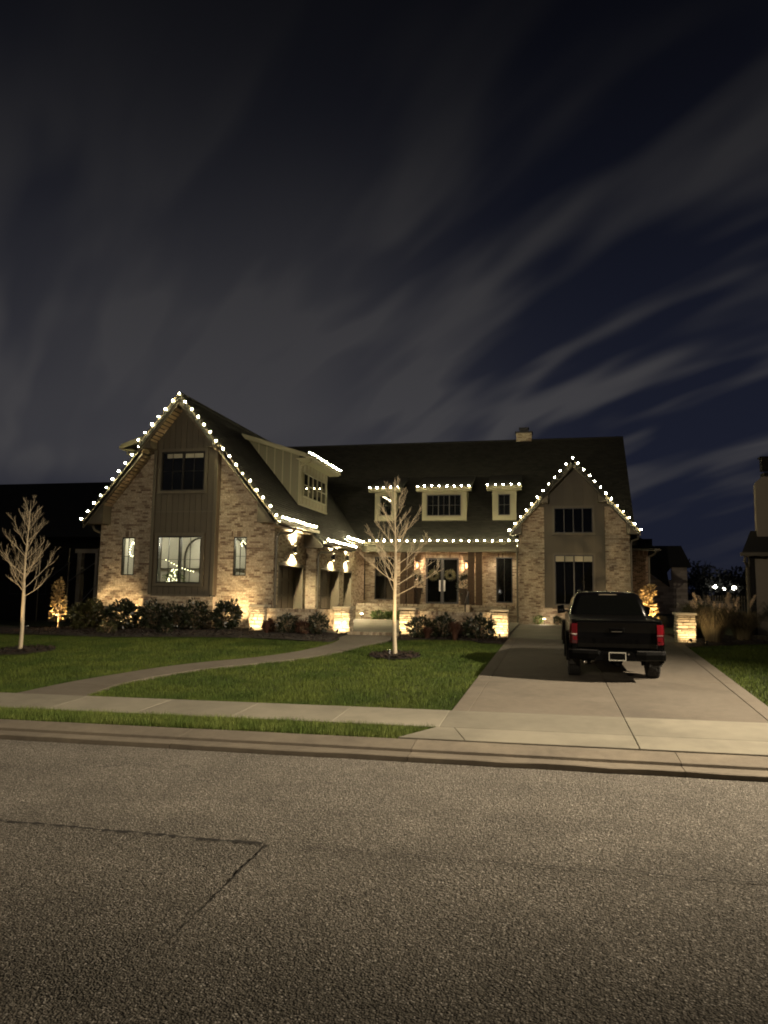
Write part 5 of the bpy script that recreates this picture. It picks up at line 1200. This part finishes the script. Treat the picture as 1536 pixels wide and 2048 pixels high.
T = thing('utility_box', 'second taller utility box set behind the pale one', 'utility box', (-22.6, 31.6, .3)); m = MB(); m.box(-22.7, -22.1, 31.6, 32.0-.1, .3, 1.15); m.build('cabinet', MT['nbbrick'], T, bevel=.02); MB().box(-22.66, -22.14, 31.58, 31.599, .36, 1.1).build('cabinet_door', MT['nbtaupe'], T)

# ---------------- fairy lights seen through the lit window
def fairy(pts, label, nm='fairy_lights', r=.018):
    T = thing(nm, label, 'fairy lights', pts[0]); bm = MB().sphere((0, 0, 0), r, 8, 5).mesh('bulb', MT['fairy'], smooth=True)
    MB().tube(pts, .004, 4).build('cord', MT['frame'], T)
    for p in pts: inst(bm, 'bulb', T, p)
    return T
fairy([(-13.5+.105*k, 24.1+.01*k, 3.02-.32*sin(k/11*1.5)-.01*k) for k in range(11)], 'curved garland of fairy lights inside the lower bay window')
fairy([(-15.02+.09*cos(a)*(1.2-.5*sin(a)), 24.35, 3.42+.26*sin(a)) for a in [2*pi*k/16 for k in range(17)]], 'loop of fairy lights in the narrow window left of the bay', r=.022)
fairy([(-10.72+.05*k, 24.35, 3.72-.05*abs(k-2)) for k in range(5)]+[(-10.70+.02*k, 24.36, 3.62-.04*k) for k in range(3)], 'short bunch of fairy lights at the top of the narrow window right of the bay')
T = thing('lit_tree', 'little artificial tree with white lights in the corner of the bay window', 'tabletop tree', (-13.35, 24.4, 2.0)); q = random.Random(8)
leafcloud(500, (-13.32, 24.45, 2.38), (.30, .22, .34), .07, q, shape=lambda d: 1.2-.5*d.z).build('foliage', MT['leaf_green'], T, stuff=True); bm = MB().sphere((0, 0, 0), .016, 8, 5).mesh('bulb', MT['fairy'], smooth=True)
for k in range(46):
    h = q.random(); a = q.uniform(pi, 2*pi); rr = .32*(1.05-h*.75); inst(bm, 'bulb', T, (-13.32+cos(a)*rr, 24.45+sin(a)*rr*.7, 2.1+h*.6))
MB().box(-13.6, -12.0, 24.22, 24.75, 1.6, 2.06).build('room_cabinet', MT['curtain_dark'], ROOM)

# ================================================================== STREET LAMP (outside the frame, right) that lights the street and casts the truck's shadow
T = thing('street_lamp', 'tall street lamp on the verge to the right', 'street lamp', (14.2, 11.6, .2)); 
MB().tube([(14.2, 10.8, .1), (14.2, 10.8, 9.1)], [.09, .06], 10).build('pole', MT['black'], T); MB().tube([(14.2, 10.8, 9.05), (13.8, 10.5, 9.45), (13.3, 10.3, 9.5)], .035, 8).build('arm', MT['black'], T); MB().box(12.7, 13.35, 10.2, 10.42, 9.44, 9.54).build('head', MT['black'], T, bevel=.02)
MB().box(12.8, 13.25, 10.23, 10.39, 9.42, 9.438).build('lens', MT['streetglow'], T)
lamp('beam', 'SPOT', (12.95, 10.3, 9.38), STREET_W, (1.0, .83, .60), (-2.5, 11.8, 0), 66, 1.0, .12, T)


# ---------------- second street lamp, added unseen behind the camera to light the house fronts
T = thing('street_lamp', 'tall unseen street lamp added across the street to light the house fronts', 'street lamp', (-7.2, -15, 0))
MB().tube([(-7.2, -15, -.1), (-7.2, -15, 7.4)], [.09, .06], 10).build('pole', MT['black'], T); MB().tube([(-7.2, -15, 7.35), (-7.0, -14.6, 7.7), (-6.8, -14.2, 7.75)], .035, 8).build('arm', MT['black'], T); MB().box(-6.95, -6.7, -14.2, -13.6, 7.69, 7.79).build('head', MT['black'], T, bevel=.02)
MB().box(-6.92, -6.73, -14.15, -13.65, 7.67, 7.688).build('lens', MT['streetglow'], T)
lamp('beam', 'SPOT', (-6.82, -13.9, 7.62), FRONT_W, (1.0, .82, .59), (-3.9, 28, 4.2), 44, 1.0, .10, T)
# houses across the street (only seen mirrored in the panes and the truck)
for i, (x0, x1) in enumerate(((-44, -24), (-19, -2), (5, 24))):
    T = thing('opposite_house', ['dark house across the street, mirrored in the panes, at the far end', 'dark house directly across the street, mirrored in the panes', 'dark house across the street opposite the driveway, mirrored in the panes'][i], 'house', ((x0+x1)/2, -30, 0))
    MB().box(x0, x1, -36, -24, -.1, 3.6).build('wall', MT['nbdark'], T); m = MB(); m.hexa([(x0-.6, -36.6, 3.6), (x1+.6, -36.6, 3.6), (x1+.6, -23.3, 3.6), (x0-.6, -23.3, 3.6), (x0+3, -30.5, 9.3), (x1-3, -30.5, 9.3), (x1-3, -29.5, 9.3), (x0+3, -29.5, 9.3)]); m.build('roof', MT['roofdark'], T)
    for k in range(3):
        xx = x0+3+k*5; MB().sphere((xx, -23.85, 2.3), .10, 10, 7).build('coach_light', MT['farglow'], T)

# ================================================================== PICK-UP TRUCK
def truck():
    TX, TY, TZ, K = 1.262, 14.05, .335, .92      # centre x, rear bumper y, ground, scale against 1.95 m width
    T = thing('pickup_truck', 'black pickup truck parked on the driveway seen from behind', 'pickup truck', (TX, TY+2, TZ)); sl = .034
    def tm(x, y, z): return (TX+x*K, TY+y*K, TZ+z*K + y*K*sl)
    def part(m, name, mk, par=T, smooth=False, bevel=0):
        m.v = [tm(*p) for p in m.v]; return m.build(name, MT[mk], par, smooth=smooth, bevel=bevel)
    hw = .905                                                # half width of the sheet metal
    def width(y, z):
        w = hw*(1-.035*abs((z-.85)/.4)**2.2)
        if y > 4.4: w *= 1-.16*((y-4.4)/.75)**2
        return w
    def side_curve(y):      # bottom edge with wheel openings
        zb = .40
        for yc in (1.16, 4.52):
            d = abs(y-yc)
            if d < .50: zb = max(zb, .38+sqrt(max(0, .50**2-d*d)))
        return zb
    def top(y): return np.interp(y, [.10, 1.85, 1.9, 3.9, 4.3, 5.25], [1.25, 1.25, 1.22, 1.20, 1.16, 1.0])
    ys = sorted(set(list(np.linspace(.12, 5.25, 42))+[.66, .67, 1.65, 1.66, 4.02, 4.03, 5.01, 5.02])); rows = 9; B = MB()
    for s in (-1, 1):
        k = len(B.v)
        for y in ys:
            zb, zt = side_curve(y), float(top(y))
            for r in range(rows+1):
                t = r/rows; z = zb+(zt-zb)*t; w = width(y, z) - (.035 if r == rows else 0); B.v.append((s*w, y, z))
        for i in range(len(ys)-1):
            for r in range(rows): a = k+i*(rows+1)+r; B.f.append((a, a+1, a+rows+2, a+rows+1)); B.t.append(.5)
    part(B, 'body_side', 'paint', smooth=True)
    B = MB(); B.box(-.80, .80, .75, 5.1, .42, .70); B.box(-.80, .80, 3.85, 5.2, .7, .98); part(B, 'underbody', 'plastic')
    B = MB(); n = 10
    for i in range(n):
        y0, y1 = 3.75+i*.15, 3.75+(i+1)*.15
        B.face([(-width(y0, 1.1)+.04, y0, float(top(y0))), (width(y0, 1.1)-.04, y0, float(top(y0))), (width(y1, 1.1)-.04, y1, float(top(y1))), (-width(y1, 1.1)+.04, y1, float(top(y1)))])
    B.face([(-.74, 5.25, .45), (.74, 5.25, .45), (.74, 5.25, 1.0), (-.74, 5.25, 1.0)]); part(B, 'hood', 'paint', bevel=0)
    # tailgate: slightly barrelled panel with a spoiler lip
    B = MB(); zs = [.68, .72, .80, .92, 1.02, 1.10, 1.17, 1.215, 1.235, 1.25]; yy = [.115, .10, .092, .09, .092, .085, .068, .055, .062, .10]
    xs = [-.765, -.755, -.5, -.25, 0, .25, .5, .755, .765]; k = 0
    for z, y in zip(zs, yy):
        for x in xs: B.v.append((x, y+(.02 if abs(x) > .76 else 0)+.008*(x/.76)**2, z))
    for i in range(len(zs)-1):
        for j in range(len(xs)-1): a = i*len(xs)+j; B.f.append((a, a+1, a+len(xs)+1, a+len(xs))); B.t.append(.5)
    B.box(-.765, .765, .125, .17, .66, 1.24); tg = part(B, 'tailgate', 'paint', smooth=False)
    B = MB(); B.box(-.77, .77, .06, .19, 1.243, 1.262); part(B, 'tailgate_cap', 'plastic', tg, bevel=.004)
    B = MB(); B.box(-.15, .15, .062, .092, 1.02, 1.115); part(B, 'handle_recess', 'plastic', tg, bevel=.012); B = MB(); B.box(-.115, .115, .045, .062, 1.075, 1.10); part(B, 'handle', 'paint', tg, bevel=.006)
    B = MB(); B.tube([(-.10, .052, 1.04), (.10, .052, 1.04)], .006, 6); part(B, 'handle_trim', 'chrome', tg)
    fc = bpy.data.curves.new('lettering', 'FONT'); fc.body = 'TACOMA'; fc.size = .155*K; fc.extrude = .004; fc.align_x = 'CENTER'; fc.space_character = 1.65
    fo = bpy.data.objects.new('lettering', fc); COL.objects.link(fo); bpy.context.view_layer.update(); me = bpy.data.meshes.new_from_object(fo); bpy.data.objects.remove(fo)
    me.materials.clear(); me.materials.append(MT['paint']); fo = bpy.data.objects.new('lettering', me); COL.objects.link(fo); fo.parent = tg; p = Vector(tm(0, .087, .80)) - root_loc(T); fo.location = p; fo.rotation_euler = (pi/2, 0, 0)
    # tonneau cover and bed rails
    B = MB(); B.box(-.80, .80, .19, 1.83, 1.225, 1.262); part(B, 'bed_cover', 'plastic', bevel=.01)
    for s in (-1, 1):
        B = MB(); B.box(s*.795, s*.875, .13, 1.86, 1.235, 1.272); part(B, 'bed_rail', 'plastic', bevel=.008)
    # rear corner pillars of the bed beside the tailgate
    for s in (-1, 1):
        B = MB(); B.box(s*.770, s*.872, .085, .14, .66, 1.245); part(B, 'bed_corner', 'paint', bevel=.012)
        # tail lamp: wraps the corner, an upper and a lower lens with a divider
        L_ = MB(); P = lambda z0, z1, o: L_.hexa([(s*.765, .052, z0), (s*.868, .075, z0), (s*.915, .16, z0), (s*.765, .13, z0), (s*.762, .052, z1), (s*.862, .075, z1), (s*.905, .16, z1), (s*.762, .13, z1)])
        P(.985, 1.185, 0); tl = part(L_, 'tail_light', 'redlens', bevel=.006)
        L_ = MB(); P(.79, .972, 0); part(L_, 'lower_lens', 'redlens_dark', tl, bevel=.006)
        L_ = MB(); P(.973, .984, 0); part(L_, 'divider', 'chrome', tl)
        L_ = MB(); L_.hexa([(s*.772, .045, .86), (s*.845, .052, .86), (s*.845, .06, .86), (s*.772, .055, .86), (s*.772, .045, .93), (s*.845, .052, .93), (s*.845, .06, .93), (s*.772, .055, .93)]); part(L_, 'reflector', 'redlens', tl)
    # bumper with a centre step and number plate
    B = MB(); zs = [(.47, .10), (.50, .02), (.60, 0), (.655, .015), (.67, .07)]; xs = [-.93, -.915, -.86, -.55, -.36, -.30, .30, .36, .55, .86, .915, .93]
    def by(x, y): e = max(0, (abs(x)-.5)/.43); return y+.11*e**2.2+(.035 if abs(x) < .32 else 0)
    for z, y in zs:
        for x in xs: B.v.append((x, by(x, y), z+(.0 if abs(x) > .35 else -.03 if z > .6 else -.01)))
    for i in range(len(zs)-1):
        for j in range(len(xs)-1): a = i*len(xs)+j; B.f.append((a, a+1, a+len(xs)+1, a+len(xs))); B.t.append(.5)
    k = (len(zs)-1)*len(xs)
    for j in range(len(xs)-1):
        q0, q1 = B.v[k+j], B.v[k+j+1]; B.face([q0, q1, (q1[0], .14 if abs(q1[0]) < .8 else .3, q1[2]+.004), (q0[0], .14 if abs(q0[0]) < .8 else .3, q0[2]+.004)])
    bm = part(B, 'bumper', 'plastic')
    for xa, xb in ((-.93, -.38), (.38, .93)): B = MB(); B.box(xa, xb, -.004, .02, .655, .672); B.v = [(x, by(x, y), z) for x, y, z in B.v]; part(B, 'bumper_step', 'rubber', bm)
    B = MB(); B.hexa([(-.44, .012, .47), (.44, .012, .47), (.40, .03, .47), (-.40, .03, .47), (-.36, .012, .63), (.36, .012, .63), (.34, .03, .63), (-.34, .03, .63)]); part(B, 'centre_insert', 'paint', bm, bevel=.006)
    B = MB(); z0, z1, a, t = .475, .640, .165, .016
    for q_ in ((-a, a, z0, z0+t), (-a, a, z1-t, z1), (-a, -a+t, z0+t, z1-t), (a-t, a, z0+t, z1-t)): B.box(q_[0], q_[1], -.022, -.008, q_[2], q_[3])
    pl = part(B, 'number_plate', 'platew'); B = MB(); B.box(-a+t, a-t, -.014, -.008, z0+t, z1-t); part(B, 'plate_field', 'plastic', pl)
    for x in (-.11, .11):
        for z in (z0+.028, z1-.028): B = MB(); B.tube([(x, -.016, z), (x, -.010, z)], .007, 8); part(B, 'bolt', 'chrome', pl)
    B = MB(); B.tube([(.215, -.01, .605), (.215, .03, .605)], .018, 10); part(B, 'socket', 'chrome', bm)
    B = MB(); B.box(-.05, .05, .02, .3, .37, .46); B.box(-.035, .035, .005, .05, .385, .445); part(B, 'hitch_receiver', 'plastic')
    # exhaust, axle, differential, leaf springs, spare wheel under the bed
    B = MB(); B.tube([(-.25, 1.5, .44), (-.33, .75, .42), (-.52, .42, .40), (-.64, .33, .39)], .036, 12); part(B, 'exhaust_pipe', 'chrome', smooth=True)
    B = MB(); B.tube([(-.75, 1.16, .38), (.75, 1.16, .38)], .045, 10); B.sphere((0.08, 1.16, .38), .15, 14, 9); part(B, 'rear_axle', 'plastic', smooth=True)
    for s in (-1, 1):
        B = MB(); B.tube([(s*.52, .35, .55), (s*.53, .8, .42), (s*.53, 1.16, .36), (s*.53, 1.6, .42), (s*.53, 2.0, .52)], .028, 6); B.box(s*.49, s*.56, .30, .40, .36, .58); part(B, 'leaf_spring', 'plastic')
    B = MB(); B.lathe([(.14, .47), (.33, .47), (.36, .50), (.36, .60), (.33, .63), (.14, .63)], 0, .62, 24); part(B, 'spare_wheel', 'rubber')
    for s in (-1, 1):
        B = MB(); B.box(s*.74, s*.93, .665, .685, .30, .50); part(B, 'mud_flap', 'rubber')
    # wheels: tyre with circumferential grooves, rim
    for yc in (1.16, 4.52):
        for s in (-1, 1):
            R_, w = .385, .125; cx = s*.80
            prof = [(.22, -w), (.30, -w-.004), (.355, -w+.002), (.377, -w+.022)]
            e = -w+.022; gn = 4; rw_ = (2*abs(e))/(gn+1+gn*.28)
            for i in range(gn+1):
                prof += [(R_, e+.003), (R_, e+rw_-.003)]; e += rw_
                if i < gn: prof += [(R_-.014, e), (R_-.014, e+rw_*.28)]; e += rw_*.28
            prof += [(.377, w-.022), (.355, w-.002), (.30, w+.004), (.22, w)]
            B = MB(); seg = 44; n = len(prof)
            for r, u in prof:
                for j in range(seg): an = 2*pi*j/seg; rr = r-(.007 if (r > .37 and j % 2 and abs(u) > .055) else 0); B.v.append((cx+u, yc+rr*cos(an), .385+rr*sin(an)))
            for i in range(n-1):
                for j in range(seg): j2 = (j+1) % seg; B.f.append((i*seg+j, i*seg+j2, (i+1)*seg+j2, (i+1)*seg+j)); B.t.append(.5)
            B.f.append(tuple(range(seg))); B.t.append(.5); B.f.append(tuple((n-1)*seg+j for j in reversed(range(seg)))); B.t.append(.5)
            wh = part(B, 'wheel', 'rubber'); B = MB()
            for k in range(6):
                an = 2*pi*k/6; c, d = cos(an), sin(an); o = s*(w+.004); B.hexa([(cx+o, yc+c*.04-d*.03, .385+d*.04+c*.03), (cx+o, yc+c*.21-d*.02, .385+d*.21+c*.02), (cx+o, yc+c*.21+d*.02, .385+d*.21-c*.02), (cx+o, yc+c*.04+d*.03, .385+d*.04-c*.03)] + [(cx+o+s*.012, yc+c*.04-d*.03, .385+d*.04+c*.03), (cx+o+s*.012, yc+c*.21-d*.02, .385+d*.21+c*.02), (cx+o+s*.012, yc+c*.21+d*.02, .385+d*.21-c*.02), (cx+o+s*.012, yc+c*.04+d*.03, .385+d*.04-c*.03)])
            part(B, 'rim', 'chrome', wh)
            # flare arch
            B = MB(); seg = 18
            for k in range(seg+1):
                an = pi*k/seg; c, d = cos(an), sin(an)
                for (rr, xx) in ((.50, .895), (.50, .972), (.57, .965), (.585, .90)): B.v.append((s*xx, yc+rr*c, .385+rr*d))
            for k in range(seg):
                for r in range(3): a = k*4+r; B.f.append((a, a+1, a+5, a+4)); B.t.append(.5)
            part(B, 'wheel_flare', 'plastic', smooth=False)
    # cab: rings from belt line to roof
    B = MB(); ringz = [(1.18, .865, 1.88, 4.05), (1.25, .85, 1.89, 3.95), (1.42, .80, 1.95, 3.60), (1.60, .735, 2.03, 3.25), (1.70, .68, 2.10, 3.02), (1.745, .60, 2.18, 2.88), (1.765, .45, 2.30, 2.75)]
    for z, w, y0, y1 in ringz:
        c = .10
        for (x, y) in ((-w+c, y0), (w-c, y0), (w-c*.3, y0+c*.3), (w, y0+c), (w, y1-c), (w-c, y1), (-w+c, y1), (-w, y1-c), (-w, y0+c), (-w+c*.3, y0+c*.3)): B.v.append((x, y, z))
    n = 10
    for i in range(len(ringz)-1):
        for j in range(n): j2 = (j+1) % n; B.f.append((i*n+j, i*n+j2, (i+1)*n+j2, (i+1)*n+j)); B.t.append(.5)
    B.f.append(tuple((len(ringz)-1)*n+j for j in range(n))); B.t.append(.5); cab = part(B, 'cab', 'paint', smooth=True)
    def gy(z): return float(np.interp(z, [r[0] for r in ringz], [r[2] for r in ringz]))-.006
    zs = [1.27, 1.42, 1.60, 1.685]; ws = [.735, .69, .63, .585]; B = MB()
    for z, w in zip(zs, ws): B.v += [(-w, gy(z), z), (w, gy(z), z)]
    for i in range(3): B.f.append((i*2, i*2+1, i*2+3, i*2+2)); B.t.append(.5)
    part(B, 'rear_window', 'carglass', cab)
    B = MB(); B.box(-.19, .19, gy(1.70)-.012, gy(1.70)+.01, 1.700, 1.716); part(B, 'third_brake_light', 'gutter', cab)
    for s in (-1, 1):
        B = MB(); B.v = [(s*.842, 2.05, 1.28), (s*.842, 3.75, 1.28), (s*.742, 3.28, 1.59), (s*.742, 2.14, 1.60)]; B.f = [(0, 1, 2, 3)]; B.t = [.5]; part(B, 'side_window', 'carglass', cab)
        B = MB(); B.hexa([(s*.90, 3.55, 1.20), (s*1.08, 3.52, 1.17), (s*1.10, 3.66, 1.17), (s*.92, 3.70, 1.20), (s*.93, 3.55, 1.40), (s*1.10, 3.52, 1.37), (s*1.11, 3.66, 1.37), (s*.93, 3.70, 1.40)]); B.box(s*.84, s*.93, 3.60, 3.66, 1.22, 1.27); mr = part(B, 'wing_mirror', 'paint', bevel=.02)
        B = MB(); B.box(s*.60, s*.63, 2.3, 2.9, 1.765, 1.785); part(B, 'roof_rail', 'plastic', cab)
    B = MB(); B.hexa([(-.015, 2.28, 1.762), (.015, 2.28, 1.762), (.012, 2.42, 1.764), (-.012, 2.42, 1.764), (-.004, 2.27, 1.82), (.004, 2.27, 1.82), (.003, 2.33, 1.815), (-.003, 2.33, 1.815)]); part(B, 'antenna', 'paint', cab)
truck()
